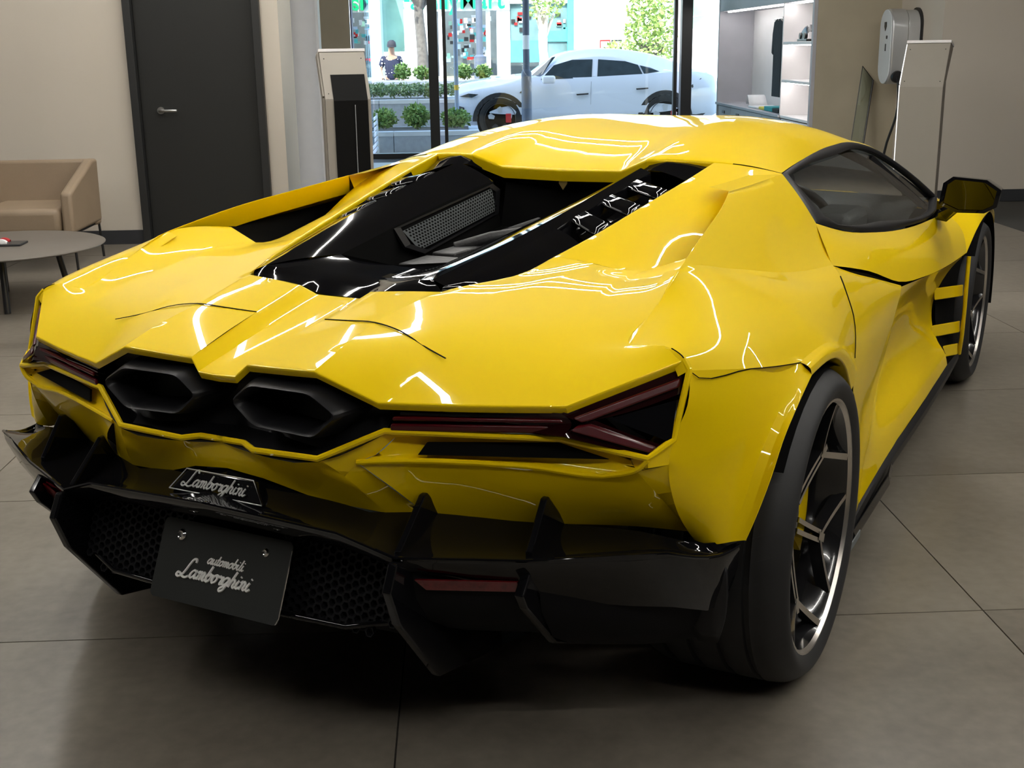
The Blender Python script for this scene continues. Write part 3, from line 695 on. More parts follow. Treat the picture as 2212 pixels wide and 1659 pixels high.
# reflectors, rear plastic between strakes and outboard corner
rp = MB()
rp.patch([[(.435, -.80, .46), (.62, -.71, .455)], [(.435, -.79, .40), (.62, -.70, .395)], [(.435, -.60, .25), (.62, -.52, .25)], [(.435, -.35, .16), (.62, -.35, .17)]], 3, 2)
rp.patch([[(.645, -.69, .43), (.80, -.585, .40), (.90, -.47, .40)], [(.645, -.68, .37), (.80, -.575, .35), (.89, -.46, .34)], [(.645, -.45, .2), (.80, -.42, .22), (.88, -.38, .24)]], 3, 3)
pair(rp, 'lower_valance', M['matte'])
rf = MB(); rf.prism([(.446, -.806, .452), (.618, -.722, .447), (.618, -.712, .423), (.46, -.788, .427)], (0, -.006, 0)); pair(rf, 'rear_reflector', M['reflector'], smooth=None)
sn = MB(); sn.lathe([(.0, -.01), (.011, -.01), (.013, 0), (.018, 0), (.02, .004)], 20, 'y', (.795, -.605, .428)); pair(sn, 'parking_sensor', M['satin'])
sp = MB(); sp.patch([[(.82, -.46, .41), (.935, -.46, .44)], [(.845, -.45, .33), (.935, -.45, .33)], [(.875, -.43, .25), (.915, -.43, .255)]], 3, 3); pair(sp, 'wheel_spat', M['satin'], solid=.012)
# honeycomb grille behind the plate: real hexagonal cells
gb = MB(); gb.patch([[(0, -.74, .50), (.35, -.74, .48), (.42, -.74, .46)], [(0, -.80, .33), (.35, -.79, .34), (.42, -.78, .37)]], 2, 2); gb.both(); part(gb, 'grille_backing', M['void'])
hg = MB(); s_ = .0105; cell = []
for i in range(-26, 27):
    for j in range(0, 12):
        x = i * s_ * 1.5; tz = (j + (.5 if i % 2 else 0)) * s_ * math.sqrt(3)
        if tz > .148 or abs(x) > .408 or abs(x) < .12: continue
        if abs(x) > .35 and tz > .12: continue
        y = -.772 - tz * .35; z = .475 - abs(x) * .03 - tz * .94
        o_, i_ = [], []
        for k in range(6):
            a = k * math.pi / 3
            o_.append((x + s_ * math.cos(a), y - s_ * math.sin(a) * -.35, z + s_ * math.sin(a) * .94)); i_.append((x + s_ * .76 * math.cos(a), y - s_ * .76 * math.sin(a) * -.35, z + s_ * .76 * math.sin(a) * .94))
        b_ = len(hg.v); hg.v += o_ + i_ + [(p[0], p[1] + .012, p[2]) for p in i_]
        for k in range(6):
            k2 = (k + 1) % 6; hg.f += [(b_ + k, b_ + k2, b_ + 6 + k2, b_ + 6 + k), (b_ + 6 + k, b_ + 6 + k2, b_ + 12 + k2, b_ + 12 + k)]; hg.m += [0, 0]
hob = hg.build('honeycomb_grille', M['satin'], car, merge=0.0003); hob['kind'] = 'stuff'
gl_ = MB(); gl_.tube([(-.40, -.80, .352), (-.30, -.835, .335), (0, -.845, .33), (.30, -.835, .335), (.40, -.80, .352)], .006, 8); part(gl_, 'grille_lip', M['gloss'], smooth=50)
ub = MB(); ub.patch([[(0, -.84, .325), (.40, -.80, .34)], [(0, -.5, .15), (.42, -.5, .15)], [(0, 3.0, .12), (.80, 3.0, .12)]], 2, 2); ub.both(); part(ub, 'underbody', M['matte'])

# ---------------- number plate and maker's badge
n_dir = np.array((0, -.868 + .801, .327 - .469)); n_dir /= np.linalg.norm(n_dir)      # down the plate
def plate_m(c, size=1.0):
    up = -n_dir; xa = np.array((1, 0, 0)); nn = np.cross(xa, up)
    return Matrix(((xa[0], up[0], nn[0], c[0]), (xa[1], up[1], nn[1], c[1]), (xa[2], up[2], nn[2], c[2]), (0, 0, 0, 1)))
pc = (0, -.838, .397); pm = plate_m(pc)
pl_ = MB()
rr_ = .012; outl = []
for cx_, cz_, a0 in ((.165 - rr_, .0825 - rr_, 0), (-.165 + rr_, .0825 - rr_, 90), (-.165 + rr_, -.0825 + rr_, 180), (.165 - rr_, -.0825 + rr_, 270)):
    for k in range(5): a = R(a0 + k * 22.5); outl.append((cx_ + rr_ * math.cos(a), cz_ + rr_ * math.sin(a), 0))
pl_.prism(outl, (0, 0, .003)); npl = part(pl_, 'number_plate', M['plate'], smooth=None); npl.matrix_local = pm
pe = MB(); pe.tube([(.1655, .066, .003), (.1655, -.068, .003), (.160, -.080, .003)], .0016, 6); part(pe, 'plate_rim', M['chrome'], parent=npl)
for bx, rr_ in ((-.112, .0105), (.105, .008)):
    b_ = MB(); b_.lathe([(rr_ * 1.15, 0), (rr_ * 1.1, .004), (rr_ * .7, .008), (rr_ * .45, .007), (.0001, .0065)], 16, 'z', (bx, .052, .003)); part(b_, 'plate_bolt', M['chrome'], parent=npl)
GLY = {'a': (1.1, [[(.75, .85), (.45, 1), (.1, .7), (.05, .2), (.3, 0), (.65, .4), (.8, 1), (.75, .25), (.9, 0), (1.15, .2)]]),
 'm': (1.35, [[(0, .8), (.15, 1), (.2, .7), (.1, 0)], [(.15, .45), (.45, 1), (.6, .8), (.52, 0)], [(.57, .45), (.87, 1), (1.03, .8), (.97, .15), (1.12, 0), (1.35, .2)]]),
 'b': (.98, [[(.3, 1.95), (.2, 1.2), (.1, .3), (.3, 0), (.6, .2), (.7, .7), (.5, 1), (.2, .7)], [(.62, .85), (1.0, .85)]]), 'o': (.92, [[(.45, 1), (.15, .8), (.08, .3), (.3, 0), (.6, .2), (.7, .7), (.45, 1), (.95, .88)]]),
 'r': (.8, [[(0, .85), (.2, 1), (.35, .85), (.62, .95), (.5, .4), (.52, .05), (.82, .15)]]), 'g': (1.02, [[(.75, .85), (.45, 1), (.1, .7), (.05, .25), (.3, .05), (.65, .4), (.8, 1), (.7, 0), (.5, -.6), (.15, -.75), (.0, -.5), (.4, -.12), (1.02, .25)]]),
 'h': (1.05, [[(.35, 1.95), (.2, 1), (.05, 0)], [(.12, .45), (.5, 1), (.68, .8), (.62, .15), (.8, 0), (1.05, .2)]]), 'i': (.55, [[(.15, 1), (.08, .2), (.25, 0), (.55, .25)], [(.2, 1.42), (.23, 1.52)]]),
 'n': (1.05, [[(0, .8), (.15, 1), (.2, .7), (.1, 0)], [(.17, .45), (.5, 1), (.68, .8), (.62, .15), (.8, 0), (1.05, .2)]]), 'u': (1.0, [[(.1, 1), (.05, .3), (.25, 0), (.55, .3), (.7, 1), (.65, .2), (.8, 0), (1.0, .2)]]),
 't': (.6, [[(.3, 1.7), (.2, .8), (.12, .2), (.3, 0), (.6, .2)], [(0, 1), (.5, 1.05)]]), 'l': (.55, [[(.3, 1.95), (.2, 1), (.12, .2), (.3, 0), (.55, .2)]]),
 'L': (1.75, [[(1.75, 1.95), (1.62, 2.35), (1.25, 2.3), (1.0, 1.7), (.8, .8), (.55, .2), (.15, -.12), (-.25, .05), (-.2, .38), (.15, .35), (.6, .05), (1.1, -.1), (1.6, .15)]])}
def script(name, word, size, material, parent, origin, thick, mtx=None, z=.0):
    mb = MB(); x = 0.0; tot = sum(GLY[c_][0] for c_ in word); x0 = -tot * .5
    for c_ in word:
        adv, strokes = GLY[c_]
        for st in strokes:
            q_ = catmull([(x0 + x + a, b, 0) for a, b in st], 4)
            mb.tube([(origin[0] + (p[0] + .38 * p[1]) * size, origin[1] + p[1] * size, origin[2]) for p in q_], thick, 6)
        x += adv
    o = mb.build(name, material, parent, smooth=60, merge=0); 
    if mtx is not None: o.matrix_local = mtx
    return o
M['silver'] = mat('silver_lettering', (.72, .72, .70), rough=.35, metal=.4, var=.02)
script('plate_script', 'automobili', .0108, M['white'], npl, (.012, .006, .004), .0017)
script('plate_script', 'Lamborghini', .0165, M['white'], npl, (-.010, -.030, .004), .0028)
bd = MB(); bc_ = [(-.118, -.835, .552), (-.085, -.815, .592), (.085, -.815, .592), (.118, -.835, .552)]
bd.prism(bc_, (0, .03, -.012)); badge = part(bd, 'badge_plinth', M['gloss'], smooth=None, bevel=.004)
bu = np.array((0, .02, .04)); bu /= np.linalg.norm(bu); bn = np.cross((1, 0, 0), bu)
bmx = Matrix(((1, bu[0], bn[0], 0), (0, bu[1], bn[1], -.825 + bn[1] * .006), (0, bu[2], bn[2], .571 + bn[2] * .006), (0, 0, 0, 1)))
script('badge_script', 'Lamborghini', .0142, M['silver'], badge, (-.006, -.010, 0), .0020, mtx=bmx)
be = MB(); be.tube([offs(bc_[i], (0, -.003, .002)) for i in (0, 1, 2, 3, 0)], .0013, 6); part(be, 'badge_outline', M['silver'], parent=badge)

# ---------------- window frame, side glass, A-pillar, windscreen
belt = [(.749, .872, .915), (.775, 1.0, .885), (.800, 1.18, .852), (.828, 1.42, .82), (.850, 1.75, .792), (.866, 2.15, .772), (.86, 2.40, .782)]
wf = MB()
fo = list(catmull(WIN, 4)); 
cen = np.array((.74, 1.55, .93))
def inset(p, k):
    p = np.array(p); d = cen - p; d[1] *= .6; return tuple(p + d / np.linalg.norm(d) * k)
outer = list(catmull(WIN, 4)) + list(catmull(list(reversed(belt)), 3))[1:]
wts = []
for p in outer:
    near_rear = max(0, 1 - abs(p[1] - .88) / .12); wts.append(.036 + .085 * near_rear * (p[2] < 1.045))
inner = [inset(p, w) for p, w in zip(outer, wts)]
rows_ = [[o_, tuple(np.array(o_) * .5 + np.array(i_) * .5 + np.array((.006, 0, .004))), i_, offs(i_, (-.02, 0, -.004))] for o_, i_ in zip(outer + [outer[0]], inner + [inner[0]])]
wf.patch(rows_, 1, 2)
pair(wf, 'window_frame', M['satin'], smooth=50)
wg = MB(); gi = [offs(p, (-.012, 0, -.002)) for p in inner]; gc = tuple(np.mean(np.array(gi), 0) + np.array((.012, 0, .006)))
wg.add(gi + [gc], [(i, (i + 1) % len(gi), len(gi)) for i in range(len(gi))]); pair(wg, 'side_window', M['carglass'], smooth=60)
dvd = MB(); dvd.bar((.815, 2.28, .80), (.665, 1.99, 1.0), .02, .02); pair(dvd, 'quarter_light_bar', M['satin'], smooth=None)
ap = MB()
apo = [WIN[3], WIN[4], WIN[5], WIN[6], WIN[7], (.86, 2.62, .75)]
api = [(.565, 1.900, 1.077), (.59, 2.12, 1.029), (.64, 2.36, .958), (.715, 2.56, .862), (.755, 2.68, .80), (.78, 2.78, .765)]
ap.patch([[a, tuple(np.array(a) * .5 + np.array(b) * .5 + np.array((.008, 0, .008)) * min(1, k_)), b] for k_, (a, b) in enumerate(zip(apo, api))], 4, 3)
pair(ap, 'a_pillar', M['paint'])
ws = MB()
ws.patch([[(0, 1.97, 1.128), (.3, 1.955, 1.12), (.565, 1.915, 1.078)], [(0, 2.25, 1.03), (.33, 2.23, 1.02), (.615, 2.25, .995)], [(0, 2.60, .88), (.38, 2.60, .87), (.715, 2.56, .858)], [(0, 2.86, .775), (.42, 2.86, .77), (.78, 2.78, .762)]], 4, 4)
ws.both(); part(ws, 'windscreen', M['windscreen'], smooth=50)
wsx = MB(); wsx.tube(catmull([offs(p, (-.02, -.02, -.03)) for p in api], 4), .016, 6); pair(wsx, 'pillar_lining', M['matte'], smooth=60)

# ---------------- doors
dr = MB()
belt_d = [(.752, .868, .913), (.790, 1.05, .868), (.828, 1.35, .825), (.855, 1.75, .786), (.872, 2.15, .766), (.885, 2.40, .76)]
cre = [(.852, .664, .832), (.898, .92, .778), (.938, 1.18, .705), (.962, 1.50, .668), (.975, 1.85, .642), (.988, 2.30, .626)]
mid = [tuple(np.array(a) * .48 + np.array(b) * .52 + np.array((.020, 0, .012)) * min(1, k_ * .6)) for k_, (a, b) in enumerate(zip(belt_d, cre))]
dr.patch([belt_d, mid, cre], 5, 4)
# lower sculpted door
lowd = [[(.946, 1.18, .690), (.962, 1.50, .666), (.975, 1.85, .640), (.988, 2.30, .625)],
        [(.949, 1.11, .645), (.920, 1.40, .605), (.922, 1.85, .565), (.93, 2.25, .55)],
        [(.950, .96, .52), (.882, 1.26, .50), (.885, 1.80, .45), (.89, 2.22, .43)],
        [(.950, .88, .455), (.872, 1.20, .42), (.890, 1.76, .37), (.90, 2.20, .35)],
        [(.952, .79, .35), (.895, 1.14, .335), (.92, 1.73, .31), (.925, 2.18, .30)],
        [(.955, .73, .26), (.945, 1.10, .26), (.958, 1.70, .258), (.96, 2.16, .255)],
        [(.968, .63, .185), (.962, 1.08, .193), (.970, 1.70, .209), (.970, 2.16, .215)]]
dr.patch(lowd, 4, 5)
pair(dr, 'door_panel', M['paint'])
# shoulder intake slot
st = MB(); st.prism([(.848, .67, .828), (.895, .92, .770), (.936, 1.17, .698), (.925, 1.12, .690), (.88, .90, .750), (.85, .70, .80)], (-.02, 0, .0)); pair(st, 'shoulder_intake', M['void'], smooth=None)
# side skirt: black sill and outboard winglet
sk = MB()
sk.patch([[(.96, .50, .165), (.957, .97, .190), (.97, 1.52, .205), (.97, 2.16, .215), (.975, 2.40, .21)], [(.982, .46, .150), (.975, .97, .176), (.984, 1.52, .190), (.984, 2.16, .198), (.98, 2.40, .20)],
          [(.980, .46, .130), (.973, .97, .15), (.98, 1.52, .16), (.98, 2.16, .168), (.975, 2.40, .17)], [(.85, .50, .11), (.85, .97, .12), (.85, 1.52, .12), (.85, 2.16, .13), (.85, 2.4, .14)]], 2, 4)
skirt = pair(sk, 'side_skirt', M['satin'], smooth=25)
wg_ = MB(); wg_.prism([(.985, .36, .165), (1.0, .88, .195), (.985, 1.0, .195), (.98, .97, .165), (.972, .40, .125)], (.006, 0, -.03)); pair(wg_, 'skirt_winglet', M['gloss'], smooth=None, bevel=.004)
sr = MB(); sr.prism([(.996, .40, .158), (.999, .50, .165), (.999, .50, .145), (.996, .40, .138)], (.004, 0, 0)); pair(sr, 'side_reflector', M['greytrim'], smooth=None, bevel=.005)

# ---------------- front: fender, louvred vent, bonnet, nose
ff = MB()
ff.patch([[(.885, 2.40, .76), (.90, 2.60, .775), (.90, 2.82, .79), (.885, 3.05, .775), (.86, 3.3, .72), (.80, 3.62, .60)],
          [(.945, 2.36, .70), (.97, 2.56, .735), (.975, 2.80, .75), (.965, 3.03, .73), (.94, 3.28, .66), (.86, 3.60, .54)],
          [(.988, 2.30, .626), (.997, 2.46, .69), (1.0, 2.76, .722), (.995, 3.05, .69), (.98, 3.22, .60), (.90, 3.55, .45)]], 4, 4)
ff.flange(list(catmull([(.988, 2.30, .626), (.997, 2.46, .69), (1.0, 2.76, .722), (.995, 3.05, .69), (.98, 3.22, .60)], 4)), (.1, 0, -1), (-1, 0, 0), r=.004, depth=.05)
pair(ff, 'front_fender', M['paint'])
bn_ = MB()
bn_.patch([[(0, 2.86, .772), (.42, 2.86, .767), (.78, 2.78, .76), (.885, 2.62, .77)], [(0, 3.2, .69), (.40, 3.2, .685), (.70, 3.2, .70), (.86, 3.3, .72)], [(0, 3.6, .57), (.35, 3.6, .565), (.62, 3.6, .56), (.80, 3.62, .60)], [(0, 3.92, .42), (.3, 3.9, .42), (.6, 3.82, .42), (.82, 3.70, .42)], [(0, 3.98, .25), (.3, 3.96, .25), (.6, 3.88, .25), (.84, 3.72, .25)], [(0, 3.9, .14), (.3, 3.9, .14), (.6, 3.85, .14), (.86, 3.6, .14)]], 4, 4)
bn_.both(); part(bn_, 'bonnet', M['paint'])
fb = MB()
fb.patch([[(.80, 3.62, .60), (.86, 3.60, .54), (.90, 3.55, .45)], [(.82, 3.70, .42), (.86, 3.62, .40), (.91, 3.45, .38)], [(.84, 3.72, .25), (.88, 3.62, .25), (.92, 3.36, .25)], [(.86, 3.6, .14), (.90, 3.5, .14), (.94, 3.25, .14)]], 3, 3); pair(fb, 'front_bumper_corner', M['paint'])
# vent column behind the front wheel
vc = MB()
ve_o = [(.990, 2.36, .602), (.992, 2.345, .52), (.992, 2.35, .40), (.988, 2.37, .28), (.980, 2.40, .205)]
vc.tube(catmull(ve_o, 4), .008, 8)
pair(vc, 'vent_blade', M['paint'], smooth=60)
vb = MB(); vb.patch([[(.93, 2.22, .62), (.96, 2.42, .61)], [(.90, 2.22, .45), (.945, 2.42, .42)], [(.94, 2.18, .24), (.955, 2.42, .21)]], 3, 2); pair(vb, 'vent_cavity', M['void'])
for z0, dx in ((.47, 0), (.325, .0), (.235, .01)):
    lv = MB(); lv.prism([(.90, 2.16, z0 + .035), (.975, 2.36, z0 + .02), (.978, 2.36, z0 - .025), (.905, 2.16, z0 - .01)], (.0, .03, -.004)); pair(lv, 'vent_louvre', M['paint'], smooth=None, bevel=.003)
# joints on doors and wings
sm = MB()
for ln in ([(.893, .58, .8205), (.9255, .50, .8005), (.9585, .455, .7455), (.9855, .37, .6605)],):
    c_ = catmull(ln, 4)
    for i in range(len(c_) - 1): sm.bar(c_[i], c_[i + 1], .003, .002)
pair(sm, 'door_joint', M['void'], smooth=None)
sj = MB(); c_ = catmull([(.812, -.456, .8535), (.8405, -.4665, .840), (.8555, -.4745, .8185), (.9385, -.361, .8045), (.9845, -.161, .7745)], 5)
for i in range(len(c_) - 1): sj.bar(c_[i], c_[i + 1], .002, .0015)
pair(sj, 'bumper_joint', M['void'], smooth=None)

# ---------------- door mirror
mr = MB()
hd = [(.940, .862), (.950, .935), (.980, .958), (1.09, .950), (1.138, .918), (1.128, .860), (1.09, .838), (1.0, .836)]
ring(mr, [[(x, 1.845, z) for x, z in hd], [(x, 1.83, z) for x, z in hd], [(1.04 + (x - 1.04) * .86, 1.828, .897 + (z - .897) * .84) for x, z in hd]], 0)
mr.poly([(1.04 + (x - 1.04) * .86, 1.836, .897 + (z - .897) * .84) for x, z in hd], 1)
ring(mr, [[(x, 1.845, z) for x, z in hd], [(1.04 + (x - 1.04) * .95, 1.93, .895 + (z - .897) * .92) for x, z in hd], [(1.04 + (x - 1.04) * .6, 2.00, .89 + (z - .897) * .55) for x, z in hd]], 0, cap=True)
M['mirror'] = mat('mirror_glass', (0.045, 0.045, 0.05), rough=0.02, metal=1.0, var=0.01)
mm = pair(mr, 'door_mirror', [M['gloss'], M['mirror']], smooth=30)
ms = MB(); ms.prism([(.87, 2.22, .755), (.93, 2.12, .76), (1.02, 1.95, .85), (1.0, 1.92, .86), (.90, 2.10, .795)], (0, .07, .015)); pair(ms, 'mirror_arm', M['gloss'], smooth=None, bevel=.008)

# ---------------- cabin
cb = MB()
cb.patch([[(.80, .95, .86), (.86, 1.6, .76), (.86, 2.5, .74)], [(.78, .95, .5), (.82, 1.6, .3), (.82, 2.5, .4)], [(.0, .95, .3), (.0, 1.6, .2), (0, 2.5, .3)]], 3, 3)
cb.patch([[(0, .93, 1.06), (.62, .93, 1.03)], [(0, .92, .3), (.78, .92, .4)]], 2, 2)
cb.both(); part(cb, 'cabin_tub', M['matte'])
for sx in (.36, -.36):
    s_ = MB(); s_.patch([[(sx - .24, 1.02, .92), (sx - .12, 1.0, 1.02), (sx + .12, 1.0, 1.02), (sx + .24, 1.02, .92)], [(sx - .27, 1.14, .66), (sx - .14, 1.20, .68), (sx + .14, 1.20, .68), (sx + .27, 1.14, .66)], [(sx - .27, 1.28, .40), (sx - .15, 1.32, .38), (sx + .15, 1.32, .38), (sx + .27, 1.28, .40)], [(sx - .26, 1.80, .42), (sx - .14, 1.82, .40), (sx + .14, 1.82, .40), (sx + .26, 1.80, .42)]], 4, 4)
    part(s_, 'seat', M['leather'], smooth=60, solid=.08)
ds = MB(); ds.patch([[(-.82, 2.62, .78), (0, 2.66, .79), (.82, 2.62, .78)], [(-.80, 2.30, .80), (0, 2.34, .82), (.80, 2.30, .80)], [(-.78, 2.16, .74), (0, 2.2, .76), (.78, 2.16, .74)], [(-.78, 2.2, .5), (0, 2.2, .5), (.78, 2.2, .5)]], 3, 3); part(ds, 'dashboard', M['leather'], smooth=50)
dc = MB(); dc.patch([[(-.80, .95, .87), (-.84, 1.6, .785), (-.86, 2.3, .77)], [(-.74, .95, .80), (-.78, 1.6, .72), (-.80, 2.3, .70)], [(-.74, .95, .6), (-.78, 1.6, .5), (-.80, 2.3, .5)]], 3, 4); dc.mirrored(); pair(dc, 'door_card', M['greytrim'], smooth=50)
sw = MB(); n_ = 28
cs_ = [(.36 + .18 * math.cos(2 * math.pi * k / n_), 2.0 - .05 * math.sin(2 * math.pi * k / n_), .74 + .15 * math.sin(2 * math.pi * k / n_)) for k in range(n_ + 1)]
sw.tube(cs_, .017, 8, caps=False); sw.bar((.19, 2.0, .74), (.53, 2.0, .74), .03, .05); sw.bar((.36, 2.0, .74), (.36, 2.04, .60), .05, .03); part(sw, 'steering_wheel', M['satin'], smooth=50)
hs = MB(); hs.box((.62, 1.72, .80), (.16, .30, .09)); part(hs, 'steering_binnacle', M['leather'], smooth=40, bevel=.03)
hl = MB(); hl.patch([[(0, 1.0, 1.03), (.55, 1.0, 1.0)], [(0, 1.6, 1.13), (.58, 1.6, 1.07)], [(0, 1.95, 1.10), (.58, 1.9, 1.05)]], 3, 3); hl.both(); part(hl, 'headlining', M['matte'])

# ---------------- wheels
def tread_mat():
    m = mat('tyre_tread_rubber', (0.014, 0.014, 0.015), rough=0.62, var=0.15, scale=20); n, l = m.node_tree.nodes, m.node_tree.links; b = n['Principled BSDF']
    tc = n.new('ShaderNodeTexCoord'); sx = n.new('ShaderNodeSeparateXYZ'); l.new(tc.outputs['Object'], sx.inputs[0])
    def mth(op, a, b_=None):
        q_ = n.new('ShaderNodeMath'); q_.operation = op
        for k, v in enumerate((a, b_)):
            if v is None: continue
            if isinstance(v, (int, float)): q_.inputs[k].default_value = v
            else: l.new(v, q_.inputs[k])
        return q_.outputs[0]
    ang = mth('ARCTAN2', sx.outputs['Z'], sx.outputs['Y']); ang = mth('ADD', ang, mth('MULTIPLY', mth('ABSOLUTE', sx.outputs['X']), 1.2))
    fr = mth('FRACT', mth('MULTIPLY', ang, 44 / (2 * math.pi))); cut = mth('LESS_THAN', fr, .075)
    rad = mth('SQRT', mth('ADD', mth('MULTIPLY', sx.outputs['Y'], sx.outputs['Y']), mth('MULTIPLY', sx.outputs['Z'], sx.outputs['Z'])))
    cut = mth('MULTIPLY', cut, mth('GREATER_THAN', rad, .335)); cut = mth('MULTIPLY', cut, mth('GREATER_THAN', mth('ABSOLUTE', sx.outputs['X']), .035))
    bp = n.new('ShaderNodeBump'); bp.inputs['Strength'].default_value = 1.0; bp.inputs['Distance'].default_value = .006; bp.invert = True
    l.new(cut, bp.inputs['Height']); l.new(bp.outputs['Normal'], b.inputs['Normal']); return m
M['tread'] = tread_mat()
def wheel_set(R_, rl, w, x0):
    """returns meshes: rim, tyre, disc, caliper, cap for a right-hand wheel about the origin (axis x, outside = +x)"""
    h = w / 2
    ty = MB()
    prof = [(rl - .004, h - .012), (rl + .006, h - .004), (rl + (R_ - rl) * .45, h + .004), (R_ - .020, h - .012), (R_ - .007, h - .032), (R_ - .001, h - .065)]
    ps = list(catmull(prof, 4))
    gro = []
    for g in (.62, .22, -.22, -.62):
        gx = g * h * .9; gro += [(R_, gx + .008), (R_ - .009, gx + .006), (R_ - .009, gx - .006), (R_, gx - .008)]
    full = ps + gro + [(r_, -x_) for r_, x_ in reversed(ps)]
    ty.lathe(full, 72, 'x')
    rm = MB()
    xl = h - .010
    rm.lathe([(rl, xl - .004), (rl + .001, xl + .003), (rl - .004, xl + .003), (rl - .009, xl - .006)], 72, 'x', mi=0)
    rm.lathe([(rl - .009, xl - .006), (rl - .022, xl - .03), (rl - .035, -.02), (rl - .03, -h + .02)], 72, 'x', mi=1)
    xh = xl - .068
    def xs(r_): return xh + (xl - .006 - xh) * min(1, (r_ / (rl - .012)) ** 1.6)
    def strip(a0, r0, a1, r1, w0, w1, n=5, dep=.03):
        L_, Rr_ = [], []
        for i in range(n + 1):
            t = i / n; r_ = r0 + (r1 - r0) * t
            px = (1 - t) * r0 * math.cos(a0) + t * r1 * math.cos(a1); py = (1 - t) * r0 * math.sin(a0) + t * r1 * math.sin(a1)
            dx_, dy_ = r1 * math.cos(a1) - r0 * math.cos(a0), r1 * math.sin(a1) - r0 * math.sin(a0); l_ = math.hypot(dx_, dy_); nx_, ny_ = -dy_ / l_, dx_ / l_
            wd = (w0 + (w1 - w0) * t) / 2; rr2 = math.hypot(px, py)
            L_.append((xs(rr2), px + nx_ * wd, py + ny_ * wd)); Rr_.append((xs(rr2), px - nx_ * wd, py - ny_ * wd))
        b_ = len(rm.v); k = n + 1
        rm.v += L_ + Rr_ + [(p[0] - dep, p[1], p[2]) for p in L_] + [(p[0] - dep, p[1], p[2]) for p in Rr_]
        for i in range(n):
            rm.f.append((b_ + i, b_ + i + 1, b_ + k + i + 1, b_ + k + i)); rm.m.append(0)
            rm.f.append((b_ + i, b_ + i + 1, b_ + 2 * k + i + 1, b_ + 2 * k + i)); rm.m.append(1)
            rm.f.append((b_ + k + i, b_ + k + i + 1, b_ + 3 * k + i + 1, b_ + 3 * k + i)); rm.m.append(1)
    for k in range(5):
        a = R(42 - 72 * k)
        for s__ in (-1, 1):
            strip(a + s__ * .24, .055, a + s__ * .055, rl * .64, .012, .011)
            strip(a + s__ * .02, rl * .64, a + s__ * R(25), rl - .012, .014, .016)
        rm.add([(xs(rl * .64) - .001, rl * .60 * math.cos(a - .06), rl * .60 * math.sin(a - .06)), (xs(rl * .64) - .001, rl * .60 * math.cos(a + .06), rl * .60 * math.sin(a + .06)), (xs(rl * .70) - .001, rl * .72 * math.cos(a + .05), rl * .72 * math.sin(a + .05)), (xs(rl * .70) - .001, rl * .72 * math.cos(a - .05), rl * .72 * math.sin(a - .05))], [(0, 1, 2, 3)], 0)
        strip(a, .05, a, rl * .6, .045, .018, dep=.045) if False else None
    rm.lathe([(.062, xh - .06), (.064, xh - .002), (.056, xh + .002), (.036, xh - .002), (.034, xh - .012), (.0005, xh - .012)], 24, 'x', mi=1)
    cp = MB(); cp.lathe([(.030, xh - .012), (.030, xh - .004), (.024, xh - .001), (.0005, xh - .001)], 24, 'x')
    dk = MB(); dk.lathe([(.075, xl - .115), (.195, xl - .115), (.195, xl - .145), (.075, xl - .145)], 48, 'x', close=True)
    cl = MB(); pts = []
    for k in range(9): a = R(100 + k * 8.5); pts.append((.212, a))
    vs_ = []
    for xx in (xl - .085, xl - .175):
        for k in range(9): a = R(-40 + k * 8.5); vs_ += [(xx, .12 * math.cos(a), .12 * math.sin(a)), (xx, .218 * math.cos(a), .218 * math.sin(a))]
    fs_ = []
    for k in range(8):
        i = 2 * k; fs_ += [(i, i + 1, i + 3, i + 2), (18 + i, 18 + i + 2, 18 + i + 3, 18 + i + 1), (i + 1, 18 + i + 1, 18 + i + 3, i + 3), (i, i + 2, 18 + i + 2, 18 + i)]
    fs_ += [(0, 18, 19, 1), (16, 17, 35, 34)]
    cl.add(vs_, fs_)
    return rm, ty, dk, cl, cp
for (R_, rl, w, x0, y0) in ((.360, .288, .345, .848, 0.0), (.346, .275, .265, .865, 2.779)):
    rm, ty, dk, cl, cp = wheel_set(R_, rl, w, x0)
    mts = [(rm.mesh('wheel', [M['rimface'], M['rimblack']], 30), 'wheel', None), (ty.mesh('tyre', M['tread'], 30), 'tyre', None), (dk.mesh('brake_disc', M['disc'], 30), 'brake_disc', None), (cl.mesh('brake_caliper', M['paint'], 30), 'brake_caliper', None), (cp.mesh('hub_cap', M['gold'], 40), 'hub_cap', None)]
    for s_ in (1, -1):
        wo = None
        for me, nm, _x in mts:
            o = bpy.data.objects.new(nm, me); COL.objects.link(o)
            if wo is None: wo = o; o.parent = car; o.location = (s_ * x0, y0, R_); o.rotation_euler = (0, 0, 0 if s_ > 0 else math.pi)
            else: o.parent = wo
# wheel wells
for y0, x1 in ((0.0, .60), (2.779, .62)):
    ww = MB(); n_ = 20
    a_ = [(1.0, y0 + .43 * math.cos(t), .30 + .42 * math.sin(t)) for t in np.linspace(-.1, math.pi - .75, n_)]
    ww.patch([a_, [(x1, p[1], p[2]) for p in a_]], 1, 1); ww.poly([(x1, p[1], p[2]) for p in a_])
    ww = ww
    pair(ww, 'wheel_arch_liner', M['void'], smooth=40)
